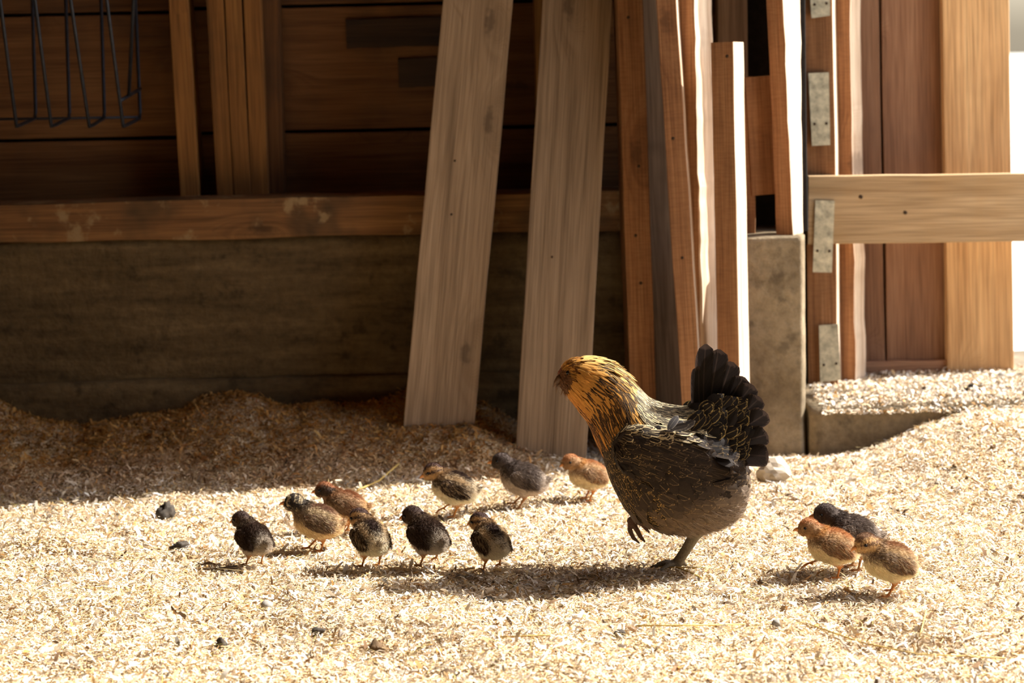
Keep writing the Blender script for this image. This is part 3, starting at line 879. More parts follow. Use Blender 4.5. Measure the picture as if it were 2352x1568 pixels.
def chick(foot, yaw, scale, scheme, label, head_yaw=0, head_pitch=0, legs=((0, 0), (0, 0)), bodypitch=18, seed=0):
    """local frame: +x ahead, +y its left, z up, feet at z = 0"""
    S = SCH[scheme]
    r = random.Random(seed)
    root = empty('chick', foot, math.radians(yaw))
    root.scale = (scale,) * 3
    tag(root, label, 'chick', 'downy chicks around the hen')
    bl = Blob()
    Rb = Matrix.Rotation(-math.radians(bodypitch), 4, 'Y')
    bl.ell((-.004, 0, .056), (.0415, .0308, .0308), Rb)
    bl.ell((.012, 0, .060), (.027, .027, .027), Rb)
    bl.ell((-.026, 0, .049), (.022, .023, .022), Rb)
    hc = Vector((.036, 0, .0905))
    Rh = Matrix.Rotation(math.radians(head_yaw), 4, 'Z') @ Matrix.Rotation(math.radians(head_pitch), 4, 'Y')
    hc = hc + Vector((.006 * math.cos(math.radians(head_yaw)) - .004, .008 * math.sin(math.radians(head_yaw)), -.012 * math.sin(math.radians(head_pitch))))
    bl.chain([(.017, 0, .070), (.026, 0, .080), tuple(hc)], [.024, .019, .0165], sub=2)
    bl.ell(hc, (.0188, .0165, .0168), Rh)
    ch = hc + Rh @ Vector((.008, 0, -.004))
    bl.ell(ch, (.0120, .0122, .0110), Rh)
    # short tail stub
    bl.chain([(-.038, 0, .052), (-.050, 0, .056)], [.012, .004], sub=2)
    # legs: thigh, shank and four toes, all one skin with the body
    for side, (sw, lift) in zip((1, -1), legs):
        y = side * .0145
        hip = Vector((-.002, y * .95, .042))
        foot_ = Vector((.002 + sw, y * 1.05, .0022 + lift))
        hock = hip.lerp(foot_, .52) + Vector((-.009 - max(0, sw) * .1, 0, 0.001))
        bl.chain([hip, hip.lerp(hock, .6), hock], [.0125, .0085, .0042], sub=2)
        bl.chain([hock, foot_], [.0029, .0023])
        dr = -.9 if lift > .006 else 0.0
        for ang, L_ in ((0, .017), (.5, .014), (-.5, .014), (math.pi, .008)):
            u = Vector((math.cos(ang), math.sin(ang), 0))
            k = foot_ + u * L_ * .55 + Vector((0, 0, .0006 + dr * L_ * .3))
            e = foot_ + u * L_ + Vector((0, 0, -.0008 + dr * L_ * .8))
            bl.chain([foot_, k, e], [.0021, .0019, .0011])
    me = bl.skin('body', .0014, 5)
    co = verts_of(me)
    Rhi = np.array(Rh.to_3x3()).T
    def colour(p):
        n = len(p)
        x, y, z = p[:, 0], p[:, 1], p[:, 2]
        jit = rng.normal(0, .004, (n, 3)); xj, yj, zj = x + jit[:, 0], y + jit[:, 1], z + jit[:, 2]
        # height above the tilted body axis
        ax = .056 + np.tan(math.radians(bodypitch)) * (xj + .004) * .8
        up = (zj - ax) / .03
        C = np.tile(np.array(S['belly']), (n, 1))
        def put(mask, col):
            m = np.clip(mask, 0, 1)[:, None]
            C[:] = C * (1 - m) + np.array(col) * m
        put(sstep(-.28, .10, up), S['wing'])
        put(sstep(.42, .62, up), S['stripe'])
        put(sstep(.010, .007, np.abs(yj)) * sstep(.2, .5, up), S['back'])
        put(sstep(.60, .80, up) * sstep(.016, .013, np.abs(yj)), S['back'])
        if scheme in ('dark', 'grey'): put(sstep(.05, .3, up), S['back'])
        put(sstep(-.030, -.042, xj) * .7, S['belly'])
        # neck and head
        q = (p - np.array(hc)) @ Rhi.T
        hd = np.linalg.norm(q / np.array([.021, .019, .019]), axis=1)
        put(sstep(1.75, 1.35, hd) * sstep(-.020, -.006, q[:, 2]), S['neck'])
        inh = sstep(1.25, 1.05, hd)
        qj = q + rng.normal(0, .0016, q.shape)
        put(inh * sstep(-.014, -.008, qj[:, 2]), S['face'])
        put(inh * sstep(.0045, .0075, qj[:, 2]) * sstep(.013, .010, np.abs(qj[:, 1])), S['crown'])
        put(inh * sstep(-.002, -.006, qj[:, 0]) * sstep(.0085, .005, np.abs(qj[:, 1])) * sstep(-.012, -.006, qj[:, 2]), S['crown'])
        if scheme in ('chip', 'tan', 'mottle', 'rufous'):
            put(inh * sstep(.0034, .0022, np.abs(qj[:, 2] - .0015)) * sstep(.008, .010, np.abs(qj[:, 1])) , S['crown'] if scheme != 'rufous' else (.05, .03, .02))
        if scheme == 'mottle':
            put(inh * (fbm(p[:, 0] * 1, p[:, 2] + p[:, 1], 260, 2, seed) > .22), S['stripe'])
        # speckled wings and flanks
        sp = fbm(p[:, 0] + .3 * p[:, 1], p[:, 2], 330, 2, seed + 3)
        put((sp > .25) * sstep(-.2, .1, up) * sstep(.7, .4, up) * (hd > 1.3) * .5, S['stripe'])
        leg = z < .029
        nar = (np.abs(np.abs(y) - .0148) < .010)
        lg = sstep(.030, .0245, z) * nar
        put(lg * sstep(.031, .022, z), S['leg'])
        put((z < .022).astype(float), S['leg'])
        return C * rng.uniform(.8, 1.18, (n, 1)), np.clip(np.maximum(lg, z < .022), 0, 1)
    c, lg = colour(co)
    set_col(me, 'Col', c)
    mesh_obj('body', me, M_SKIN, root, smooth=True)
    # down
    p, nrm = sample_mesh(me, 15000)
    c, lg = colour(p)
    keep = (p[:, 2] > .0245)
    p, nrm, c = p[keep], nrm[keep], c[keep]
    n = len(p)
    flow = np.tile(np.array([-1.0, 0, -.25]), (n, 1)) + rng.normal(0, .28, (n, 3))
    tan = unit(flow - nrm * np.sum(flow * nrm, 1, keepdims=True))
    hd = np.linalg.norm(p - np.array(hc), axis=1)
    inhead = hd < .021
    d = unit(tan * 1.0 + nrm * np.where(inhead, .38, .48)[:, None] + rng.normal(0, .12, (n, 3)))
    up = p[:, 2] - .056
    ln = np.where(inhead, .0048, .0082) * rng.uniform(.6, 1.35, n) * np.where(p[:, 2] < .045, 1.25, 1)
    ln = np.where(p[:, 2] < .032, ln * .6, ln)
    me2 = strands('down', p - nrm * .0008, d, ln, rng.uniform(.0006, .0013, n), c, np.clip(c * 1.25, 0, .9))
    tag(mesh_obj('down', me2, M_DOWN, root), kind='stuff')
    # wings with small first feathers
    for side in (1, -1):
        wb = Blob()
        cw = Vector((-.006, side * .0275, .0585))
        Rw = Matrix.Rotation(math.radians(-bodypitch - 2), 4, 'Y') @ Matrix.Rotation(side * math.radians(6), 4, 'Z') @ Matrix.Rotation(side * math.radians(12), 4, 'X')
        wb.ell((0, 0, 0), (.026, .0048, .0150)); wb.ell((.011, 0, .003), (.013, .0058, .0115)); wb.ell((-.018, 0, -.002), (.013, .0035, .008))
        wm = wb.skin('wing', .0014, 3)
        wv = verts_of(wm)
        wc = np.tile(np.array(S['wing']), (len(wv), 1))
        sp_ = fbm(wv[:, 0] * 1.0 + seed, wv[:, 2] * 2.0, 300, 2, seed)
        wc = np.where((sp_ > .15)[:, None], np.array(S['stripe']) * .7 + wc * .3, wc); wc = np.where((sp_ < -.25)[:, None], np.array(S['back']) * .8, wc)
        set_col(wm, 'Col', wc)
        pw, nw = sample_mesh(wm, 1500)
        tw = unit(np.array([-1., 0, -.35]) + rng.normal(0, .2, (1500, 3)))
        tw = unit(tw - nw * np.sum(tw * nw, 1, keepdims=True))
        dw = unit(tw + nw * .22)
        cc = np.tile(np.array(S['wing']), (1500, 1)) * rng.uniform(.6, 1.3, (1500, 1))
        f = rng.random(1500)
        bar = ((f < .35) & (pw[:, 0] < .008) & (pw[:, 2] > -.003)) | (f < .14)
        cc[bar] = np.array(S['stripe']) * .9
        dk = (f > .6) & (pw[:, 0] < .002)
        cc[dk] = np.array(S['back']) * .8
        lw = np.where(pw[:, 0] < -.005, .012, .007) * rng.uniform(.7, 1.2, 1500)
        sm = strands('wing_fluff', pw, dw, lw, rng.uniform(.0010, .0017, 1500), cc, np.clip(cc * 1.35, 0, .9))
        wo = mesh_obj('wing', wm, M_SKIN, root, smooth=True)
        wo.matrix_local = Matrix.Translation(cw) @ Rw
        fo = mesh_obj('wing_feathers', sm, M_DOWN, wo); tag(fo, kind='stuff')
        eo = mesh_obj('eye', eye_mesh(.0027), M_EYE, root, smooth=True)
        eo.location = hc + Rh @ Vector((.0080, side * .0148, .0015))
    # beak: two short mandibles
    bb = tube_mesh('beak', [(0, 0, 0), (.004, 0, .0004), (.008, 0, -.0008), (.0115, 0, -.0030)], [.0042, .0036, .0024, .0004], 8)
    bo = mesh_obj('beak', bb, M_BEAK, root, smooth=True)
    bo.matrix_local = Matrix.Translation(hc + Rh @ Vector((.0168, 0, -.0028))) @ Rh
    # tail tuft
    k = 60
    tp = np.array([-.046, 0, .055]) + rng.normal(0, .003, (k, 3))
    td = unit(np.array([-1., 0, .25]) + rng.normal(0, .3, (k, 3)))
    tcol = np.tile(np.array(S['back']), (k, 1)) * rng.uniform(.7, 1.8, (k, 1))
    tm = strands('tail_tuft', tp, td, rng.uniform(.008, .016, k), rng.uniform(.001, .002, k), tcol)
    tag(mesh_obj('tail_tuft', tm, M_DOWN, root), kind='stuff')
    return root

def gz(px, py):
    g = G(px, py)
    return (g.x, g.y, g.z + .004)
CH = [
 ((584, 1303), 128, .98, 'dark', 'dark brown chick seen from behind, leftmost of all the chicks', 30, 8, ((.006, 0), (-.004, 0))),
 ((728, 1270), 176, 1.10, 'mottle', 'brown chick with a black and white speckled head, striding left', 2, -4, ((-.012, .002), (.018, 0))),
 ((792, 1228), 177, 1.03, 'rufous', 'rufous chick half hidden behind the speckled-headed chick', 0, 4, ((.004, 0), (-.004, 0))),
 ((852, 1307), 116, 1.06, 'chip', 'chick with a pale nape, brown cap and broad cream stripe on its dark back', 38, 14, ((.004, 0), (-.004, 0))),
 ((982, 1304), 128, 1.07, 'dark', 'chocolate-backed chick seen from behind between the striped-back chicks', 30, 10, ((.0, 0), (-.008, .012))),
 ((1042, 1190), 170, 1.12, 'chip', 'chick with orange throat and orange beak stepping left behind the row', 6, 16, ((-.004, 0), (.022, .010))),
 ((1128, 1314), 116, 1.02, 'chip', 'chick with black nape stripe nearest in front of the hen\'s breast', 40, 12, ((.0, 0), (-.008, .010))),
 ((1200, 1170), 172, 1.13, 'grey', 'charcoal-grey chick walking left just ahead of the hen', 4, -2, ((.004, 0), (.018, .003))),
 ((1350, 1153), 196, 1.02, 'buff', 'small buff-orange chick half hidden behind the hen\'s breast', 10, 8, ((.0, 0), (-.002, 0))),
 ((1908, 1330), 176, 1.06, 'buff', 'buff chick with dark face lifting a foot, leftmost of the trailing three', 2, 2, ((-.012, 0), (.034, .020))),
 ((1952, 1312), 175, 1.20, 'grey', 'dark grey-brown chick furthest back of the trailing three', 2, 4, ((-.014, 0), (-.006, 0))),
 ((2040, 1372), 186, 1.12, 'tan', 'tan chick with a dark eye stripe, last of the trailing three', 14, 10, ((.004, 0), (-.012, .002))),
]
for i, (f, yw, scl, sch, lab, hy, hp, lg) in enumerate(CH):
    chick(gz(*f), yw, scl, sch, lab, hy, hp, lg, seed=i)

# ------------------------------------------------------------------ the hen
HS = 1213.0                        # photo pixels per metre at the hen
HG = G(1548, 1311)
hen = empty('hen', (HG.x, HG.y, HG.z + .002))
tag(hen, 'golden-necked hen with laced dark plumage and raised black tail', 'hen')
def H(px, py, y=0.0):              # photo pixel -> hen frame (x along the body, y depth, z up)
    dx = (px - 1548) / HS; dy = (1311 - py) / HS / .985
    return np.array([dx * math.cos(ROLL) + dy * math.sin(ROLL), y, dy * math.cos(ROLL) - dx * math.sin(ROLL)])
RINGS = [  # top (px), bottom (px), half width in m: from rump to face
 ((1700, 1062), (1712, 1108), .012), ((1686, 1010), (1706, 1150), .045), ((1660, 965), (1682, 1190), .072), ((1628, 945), (1646, 1210), .090),
 ((1592, 938), (1602, 1221), .102), ((1555, 938), (1550, 1223), .108), ((1515, 930), (1495, 1210), .106), ((1484, 916), (1443, 1178), .094),
 ((1458, 891), (1404, 1112), .076), ((1434, 866), (1376, 1032), .060), ((1407, 842), (1348, 968), .048), ((1374, 826), (1322, 934), .041),
 ((1338, 823), (1301, 908), .036), ((1310, 828), (1289, 893), .029), ((1293, 840), (1282, 883), .018), ((1284, 855), (1279, 872), .006)]
_T = np.array([H(*r[0]) for r in RINGS]); _B = np.array([H(*r[1]) for r in RINGS]); _W = np.array([r[2] for r in RINGS])
NR = len(RINGS)
def cr(A, s):
    """catmull-rom along the rings"""
    s = np.clip(np.asarray(s, float), 0, NR - 1.0001)
    i = np.floor(s).astype(int); f = s - i
    g = lambda k: A[np.clip(i + k, 0, NR - 1)]
    if A.ndim > 1: f = f[..., None]
    p0, p1, p2, p3 = g(-1), g(0), g(1), g(2)
    return .5 * (2 * p1 + (p2 - p0) * f + (2 * p0 - 5 * p1 + 4 * p2 - p3) * f ** 2 + (3 * p1 - p0 - 3 * p2 + p3) * f ** 3)
def hsurf(s, th, grow=0.0):
    T, B, W = cr(_T, s), cr(_B, s), cr(_W, s)
    c = (T + B) / 2; e = (T - B) / 2
    # the head is turned a little away from the viewer
    turn = sstep(10.5, 15, s) * .022
    p = c + e * np.cos(th)[..., None]
    p[..., 1] = (W + grow) * np.sin(th) + turn
    return p
def hframe(s, th):
    eps = 1e-3
    ds = hsurf(s + eps, th) - hsurf(s - eps, th); dt = hsurf(s, th + eps) - hsurf(s, th - eps)
    n = unit(np.cross(ds, dt))
    c = (cr(_T, s) + cr(_B, s)) / 2
    o = hsurf(s, th) - c
    n = np.where(np.sum(n * o, -1, keepdims=True) < 0, -n, n)
    return hsurf(s, th), unit(-ds), n
hb = Blob()
ss = np.linspace(0, NR - 1.001, 70); tt = np.linspace(0, 2 * np.pi, 40, endpoint=False)
Sg, Tg = np.meshgrid(ss, tt, indexing='ij')
Vg = hsurf(Sg.ravel(), Tg.ravel())
ii = np.arange(70 * 40).reshape(70, 40)
Fg = np.stack([ii[:-1], ii[1:], np.roll(ii, -1, 1)[1:], np.roll(ii, -1, 1)[:-1]], -1).reshape(-1, 4)
c0 = Vg[:40].mean(0); c1 = Vg[-40:].mean(0)
hb.quads(Vg, Fg)
hb.ell(c0, (.012, .012, .026), sub=2); hb.ell(c1, (.004, .005, .008), sub=2)
# standing leg (far side), shank and toes
SY_ = .015
hb.chain([H(1585, 1165, SY_), H(1598, 1200, SY_), H(1604, 1224, SY_)], [.040, .026, .015], sub=2)
hb.chain([H(1604, 1222, SY_), H(1578, 1266, SY_), H(1556, 1300, SY_)], [.0130, .0108, .0106], sub=2)
fp = H(1556, 1302, SY_)
for (dx, dy, L_) in ((-1, -.10, .050), (-.85, .5, .042), (-.80, -.62, .042), (.9, .15, .020)):
    u = np.array([dx, dy, 0]); u = u / np.linalg.norm(u)
    k1 = fp + u * L_ * .5; k1[2] = .010; e1 = fp + u * L_; e1[2] = .004
    hb.chain([fp, k1, e1], [.0082, .0062, .0040], sub=1)
# lifted leg (far side), toes hanging
LY_ = .035
hb.chain([H(1500, 1150, LY_), H(1478, 1190, LY_)], [.036, .020], sub=2)
hb.chain([H(1500, 1196, LY_), H(1462, 1198, LY_), H(1450, 1206, LY_)], [.011, .0092, .0085], sub=2)
for tp in ([(1450, 1206, 0), (1447, 1226, .0), (1456, 1246, .0), (1470, 1258, .0)], [(1452, 1208, 0), (1462, 1222, -.012), (1472, 1240, -.014), (1483, 1252, -.014)],
           [(1453, 1206, 0), (1476, 1216, .016), (1486, 1228, .018), (1496, 1240, .018)]):
    hb.chain([H(a, b, LY_ + c) for a, b, c in tp], [.0075, .0062, .0055, .0030], sub=1)
hme = hb.skin('body', .0028, 5)
hv = verts_of(hme)
def to_px(p):
    x, z = p[:, 0], p[:, 2]
    dx = x * math.cos(ROLL) - z * math.sin(ROLL); dy = x * math.sin(ROLL) + z * math.cos(ROLL)
    return 1548 + dx * HS, 1311 - dy * HS * .985
hx, hy = to_px(hv)
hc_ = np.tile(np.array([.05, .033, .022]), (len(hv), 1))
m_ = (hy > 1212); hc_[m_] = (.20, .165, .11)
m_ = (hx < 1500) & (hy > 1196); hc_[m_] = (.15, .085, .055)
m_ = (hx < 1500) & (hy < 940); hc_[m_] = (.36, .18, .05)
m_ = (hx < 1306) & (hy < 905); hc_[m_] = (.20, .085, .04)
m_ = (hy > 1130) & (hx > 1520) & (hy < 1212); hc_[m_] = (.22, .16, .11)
set_col(hme, 'Col', hc_)
M_HSKIN = attr_mat('hen_skin', 0.8, noise=.5, nscale=420)
mesh_obj('body', hme, M_HSKIN, hen, smooth=True)

def feather_mat():
    m, nt, b = new_mat('feather', 0.7)
    L = nt.links.new
    b.inputs['Specular IOR Level'].default_value = 0.15
    a = N(nt, 'ShaderNodeAttribute', attribute_name='Col'); e = N(nt, 'ShaderNodeAttribute', attribute_name='Edge')
    uv = N(nt, 'ShaderNodeUVMap', uv_map='UV'); sp = N(nt, 'ShaderNodeSeparateXYZ'); L(uv.outputs[0], sp.inputs[0])
    au = mathn(nt, 'ABSOLUTE', mathn(nt, 'SUBTRACT', mathn(nt, 'MULTIPLY', sp.outputs[0], 2.0), 1.0))
    tipd = maprange(nt, sp.outputs[1], .70, 1.0, 0, 1.0)
    rim = mathn(nt, 'MAXIMUM', au, tipd)
    # barbs: fine slanted streaks
    cb = N(nt, 'ShaderNodeCombineXYZ')
    L(mathn(nt, 'SUBTRACT', mathn(nt, 'MULTIPLY', sp.outputs[1], 26.0), mathn(nt, 'MULTIPLY', au, 7.0)), cb.inputs[0]); L(mathn(nt, 'MULTIPLY', au, 1.2), cb.inputs[1])
    L(a.outputs['Alpha'], cb.inputs[2])
    n = N(nt, 'ShaderNodeTexNoise', Scale=1.0, Detail=2.0); L(cb.outputs[0], n.inputs['Vector'])
    rimn = mathn(nt, 'ADD', rim, mathn(nt, 'MULTIPLY', mathn(nt, 'SUBTRACT', n.outputs[0], .5), .5))
    k = mathn(nt, 'SUBTRACT', rimn, e.outputs['Alpha'])
    f = maprange(nt, k, -.06, .075)
    c = mix(nt, f, a.outputs['Color'], e.outputs['Color'])
    sh = maprange(nt, au, .03, .09, .55, 0)
    c = mix(nt, mathn(nt, 'MULTIPLY', sh, mathn(nt, 'LESS_THAN', e.outputs['Alpha'], .95)), c, e.outputs['Color'])
    c = mix(nt, .5, c, ramp(nt, n.outputs[0], [(.3, (.6, .6, .6)), (.65, (1.2, 1.2, 1.2))]), 'MULTIPLY')
    L(c, b.inputs['Base Color'])
    t = N(nt, 'ShaderNodeBsdfTranslucent'); L(c, t.inputs[0])
    ms = N(nt, 'ShaderNodeMixShader'); ms.inputs[0].default_value = .22
    L(b.outputs[0], ms.inputs[1]); L(t.outputs[0], ms.inputs[2]); L(ms.outputs[0], nt.nodes['Material Output'].inputs[0])
    return m
M_FEATH = feather_mat()

def feathers(name, p, d, n, ln, w, base, edge, lace, lift=.12, curl=.12, kind=0, nv=6, cup=.25, side_bend=None):
    """kind 0 rounded covert, 1 lance-shaped hackle, 2 long quill with blunt tip"""
    k = len(p)
    n = unit(n - d * np.sum(n * d, 1, keepdims=True)); s = np.cross(d, n)
    ts = np.linspace(0, 1, nv)
    if kind == 0: prof = np.minimum(1, ts * 3.2 + .12) ** .8 * np.sqrt(np.clip(1 - np.clip((ts - .5) / .5, 0, 1) ** 2.4, 0.0, 1))
    elif kind == 1: prof = np.minimum(1, ts * 3 + .15) * np.clip(1 - ts, 0, 1) ** .55
    else: prof = np.minimum(1, ts * 4 + .10) ** .7 * (1 - .06 * ts) * np.sqrt(np.clip(1 - np.clip((ts - .80) / .20, 0, 1) ** 2.6, 0.02, 1))
    prof = np.maximum(prof, .03)
    lift = np.broadcast_to(lift, (k,)); curl = np.broadcast_to(curl, (k,))
    V = np.empty((k, nv, 3, 3)); U = np.empty((k, nv, 3, 2))
    for j, t in enumerate(ts):
        c = p + d * (ln * t)[:, None] + n * (ln * (lift * t - curl * t * t))[:, None]
        if side_bend is not None: c = c + s * (side_bend * ln * t * t)[:, None]
        for q, a in enumerate((-1, 0, 1)):
            V[:, j, q] = c + s * (a * w * prof[j])[:, None] - n * (cup * abs(a) * w * prof[j])[:, None]
            U[:, j, q] = ((a + 1) / 2, t)
    idx = np.arange(nv * 3).reshape(nv, 3)
    f = np.concatenate([np.stack([idx[:-1, c], idx[:-1, c + 1], idx[1:, c + 1], idx[1:, c]], -1) for c in (0, 1)])
    F = (np.arange(k)[:, None, None] * (nv * 3) + f[None]).reshape(-1, 4)
    me = np_mesh(name, V.reshape(-1, 3), F)
    uvl = me.uv_layers.new(name='UV')
    Uf = U.reshape(-1, 2)[F.ravel()].astype(np.float32)
    uvl.data.foreach_set('uv', Uf.ravel())
    B4 = np.concatenate([np.clip(base, 0, 1), rng.uniform(0, 40, (k, 1))], 1)
    E4 = np.concatenate([np.clip(edge, 0, 1), np.broadcast_to(np.asarray(lace, float).reshape(-1, 1), (k, 1))], 1)
    set_col(me, 'Col', np.repeat(B4, nv * 3, 0)); set_col(me, 'Edge', np.repeat(E4, nv * 3, 0))
    me.polygons.foreach_set('use_smooth', [True] * len(me.polygons))
    return me

def feather_part(name, parent, me):
    return tag(mesh_obj(name, me, M_FEATH, parent), kind='stuff')

def scatter(n, s0, s1, t0, t1):
    """even scatter over the body between ring numbers s0..s1 and angles t0..t1 (0 back, pi belly), both sides"""
    s = []; th = []
    while len(s) < n:
        a = rng.uniform(s0, s1, n); b = rng.uniform(t0, t1, n)
        rad = np.linalg.norm((cr(_T, a) - cr(_B, a)), axis=1)
        k = rng.random(n) < rad / .24
        s += list(a[k]); th += list(b[k])
    s = np.array(s[:n]); th = np.array(th[:n]) * np.where(rng.random(n) < .5, 1, -1)
    return s, th
def jitter(d, n, a):
    d = d + rng.normal(0, a, d.shape); return unit(d - n * np.sum(d * n, 1, keepdims=True))
def rows(c, k, v=.18): return np.tile(np.array(c), (k, 1)) * rng.uniform(1 - v, 1 + v, (k, 1))

# belly and flanks
k = 900
s, th = scatter(k, .3, 7.2, .95, math.pi)
p, d, n = hframe(s, th); d = jitter(d + np.array([0, 0, -.25]), n, .16)
px_, py_ = to_px(p)
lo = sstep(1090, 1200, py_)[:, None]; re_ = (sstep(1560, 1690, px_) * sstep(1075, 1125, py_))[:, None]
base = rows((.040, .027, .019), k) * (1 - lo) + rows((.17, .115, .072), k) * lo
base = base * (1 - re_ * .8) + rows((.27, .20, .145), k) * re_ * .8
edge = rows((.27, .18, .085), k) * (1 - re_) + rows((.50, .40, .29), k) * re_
lace = np.where(rng.random(k) < .5, .92, 1.4)
feather_part('belly_feathers', hen, feathers('belly_feathers', p, d, n, rng.uniform(.026, .040, k), rng.uniform(.009, .014, k), base, edge, lace, lift=.16, curl=.10))
# soft rear fluff
k = 4200
s, th = scatter(k, .1, 5.2, 1.5, math.pi)
p, d, n = hframe(s, th)
px_, py_ = to_px(p); kp = (py_ > 1140 + .35 * np.clip(1640 - px_, 0, 200)) & (px_ > 1540); p, d, n = p[kp], d[kp], n[kp]; k = len(p)
dd = unit(jitter(d + np.array([.0, 0, -.5]), n, .3) + n * .45)
fl = strands('rear_fluff', p, dd, rng.uniform(.012, .026, k), rng.uniform(.0010, .0022, k), rows((.27, .20, .14), k, .4), rows((.40, .31, .23), k, .2))
tag(mesh_obj('rear_fluff', fl, M_DOWN, hen), kind='stuff')
# side of the body
k = 900
s, th = scatter(k, 2.0, 7.6, .45, 1.9)
p, d, n = hframe(s, th); d = jitter(d + np.array([0, 0, -.1]), n, .12)
feather_part('side_feathers', hen, feathers('side_feathers', p, d, n, rng.uniform(.020, .030, k), rng.uniform(.006, .009, k), rows((.030, .020, .014), k, .3), rows((.24, .16, .075), k, .3), np.where(rng.random(k) < .5, .97, 1.4), lift=.14, curl=.10))
# breast: small scale-like laced feathers
k = 1700
s, th = scatter(k, 5.8, 9.4, 1.15, math.pi)
kp = (s < 7.8) | (np.abs(th) > 1.55); s, th = s[kp], th[kp]; k = len(s)
p, d, n = hframe(s, th); d = jitter(d + np.array([0, 0, -.15]), n, .075)
feather_part('breast_feathers', hen, feathers('breast_feathers', p, d, n, rng.uniform(.014, .021, k), rng.uniform(.0042, .0062, k), rows((.022, .016, .012), k), rows((.44, .27, .09), k, .25), rng.uniform(.62, .86, k), lift=.14, curl=.10))
# rump under the tail coverts
k = 420
s, th = scatter(k, .25, 4.0, 0, 1.25)
p, d, n = hframe(s, th); d = jitter(d, n, .12)
feather_part('rump_feathers', hen, feathers('rump_feathers', p + n * .003, d, n, rng.uniform(.026, .038, k), rng.uniform(.008, .012, k), rows((.018, .013, .011), k), rows((.16, .11, .05), k, .3), np.where(rng.random(k) < .5, .94, 1.4), lift=.10, curl=.12))
# cape and back
k = 900
s, th = scatter(k, 3.2, 8.2, 0, .85)
p, d, n = hframe(s, th); d = jitter(d, n, .12)
feather_part('back_feathers', hen, feathers('back_feathers', p + n * .004, d, n, rng.uniform(.018, .028, k), rng.uniform(.0030, .0046, k), rows((.022, .017, .014), k), rows((.76, .62, .36), k, .2), rng.uniform(.35, .70, k), lift=.12, curl=.10, kind=1))
# hackle of the neck
k = 1900
s, th = scatter(k, 7.5, 12.2, 0, math.pi)
kp = (s > 9.3) | (np.abs(th) < 1.75 - .5 * (s < 8.2)); s, th = s[kp], th[kp]; k = len(s)
p, d, n = hframe(s, th); d = jitter(d + np.array([0, 0, -.12]), n, .10)
low = sstep(1.9, 2.7, np.abs(th))[:, None]; upn = sstep(1.2, .3, np.abs(th))[:, None]
edge = rows((.62, .29, .060), k, .15) * (1 - low) + rows((.58, .235, .04), k) * low
edge = edge * (1 - upn) + rows((.74, .46, .15), k, .15) * upn
hd_ = sstep(10.4, 11.6, s)
lace = np.where(rng.random(k) < .16 + .8 * hd_, -.3, rng.uniform(.40, .85, k))
base = rows((.014, .010, .009), k)
ln = rng.uniform(.034, .054, k) * (1 - .45 * hd_)
feather_part('hackle_feathers', hen, feathers('hackle_feathers', p + n * .003, d, n, ln, rng.uniform(.0036, .0056, k), base, edge, lace, lift=.09, curl=.12, kind=1))
# head
k = 900
s, th = scatter(k, 11.4, 14.8, 0, math.pi)
p, d, n = hframe(s, th); d = jitter(d, n, .2)
px_, py_ = to_px(p)
fc = (sstep(1312, 1298, px_) * sstep(848, 862, py_))[:, None]
edge = rows((.60, .29, .060), k, .25) * (1 - fc) + rows((.17, .075, .03), k, .3) * fc
edge = np.where((rng.random((k, 1)) < .25) & (px_[:, None] < 1335), rows((.24, .095, .03), k), edge)
feather_part('head_feathers', hen, feathers('head_feathers', p, d, n, rng.uniform(.010, .017, k), rng.uniform(.0018, .0030, k), edge * .8, edge, np.full(k, .4), lift=.16, curl=.16, kind=1, nv=4))
# beard and muffs below the beak
k = 420
p = np.array([H(1299, 886, .016)]) + rng.normal(0, 1, (k, 3)) * np.array([.007, .018, .008])
dd = unit(np.array([.35, 0, -1.]) + rng.normal(0, .35, (k, 3)))
fl = strands('beard', p, dd, rng.uniform(.008, .018, k), rng.uniform(.0012, .0022, k), rows((.14, .065, .03), k, .5), rows((.24, .12, .05), k, .3))
tag(mesh_obj('beard', fl, M_DOWN, hen), kind='stuff')
# beak, eyes, comb
M_HBEAK = plain('horn_beak', (0.11, 0.06, 0.032), 0.45, 0, 120, .3, .1)
M_COMB = plain('comb_skin', (0.20, 0.06, 0.035), 0.6, 0, 150, .3, .5)
bk = mesh_obj('beak', tube_mesh('beak', [H(1292, 869, .014), H(1281, 874, .014), H(1274, 882, .014), H(1268, 893, .014)], [.0085, .0072, .0046, .0009], 10), M_HBEAK, hen, True)
mesh_obj('lower_beak', tube_mesh('lower_beak', [H(1292, 881, .014), H(1283, 887, .014), H(1275, 892, .014)], [.0060, .0042, .0010], 8), M_HBEAK, bk, True)
for yy in (-.0145, .054):
    eo = mesh_obj('eye', eye_mesh(.0042), M_EYE, hen, True); eo.location = H(1301, 854, yy)
cb_ = Blob()
for q in ((1291, 848), (1287, 854), (1284, 860)): cb_.ell(H(q[0], q[1], .018), (.0042, .004, .0042), sub=2)
mesh_obj('comb', cb_.skin('comb', .0014, 2), M_COMB, hen, True)

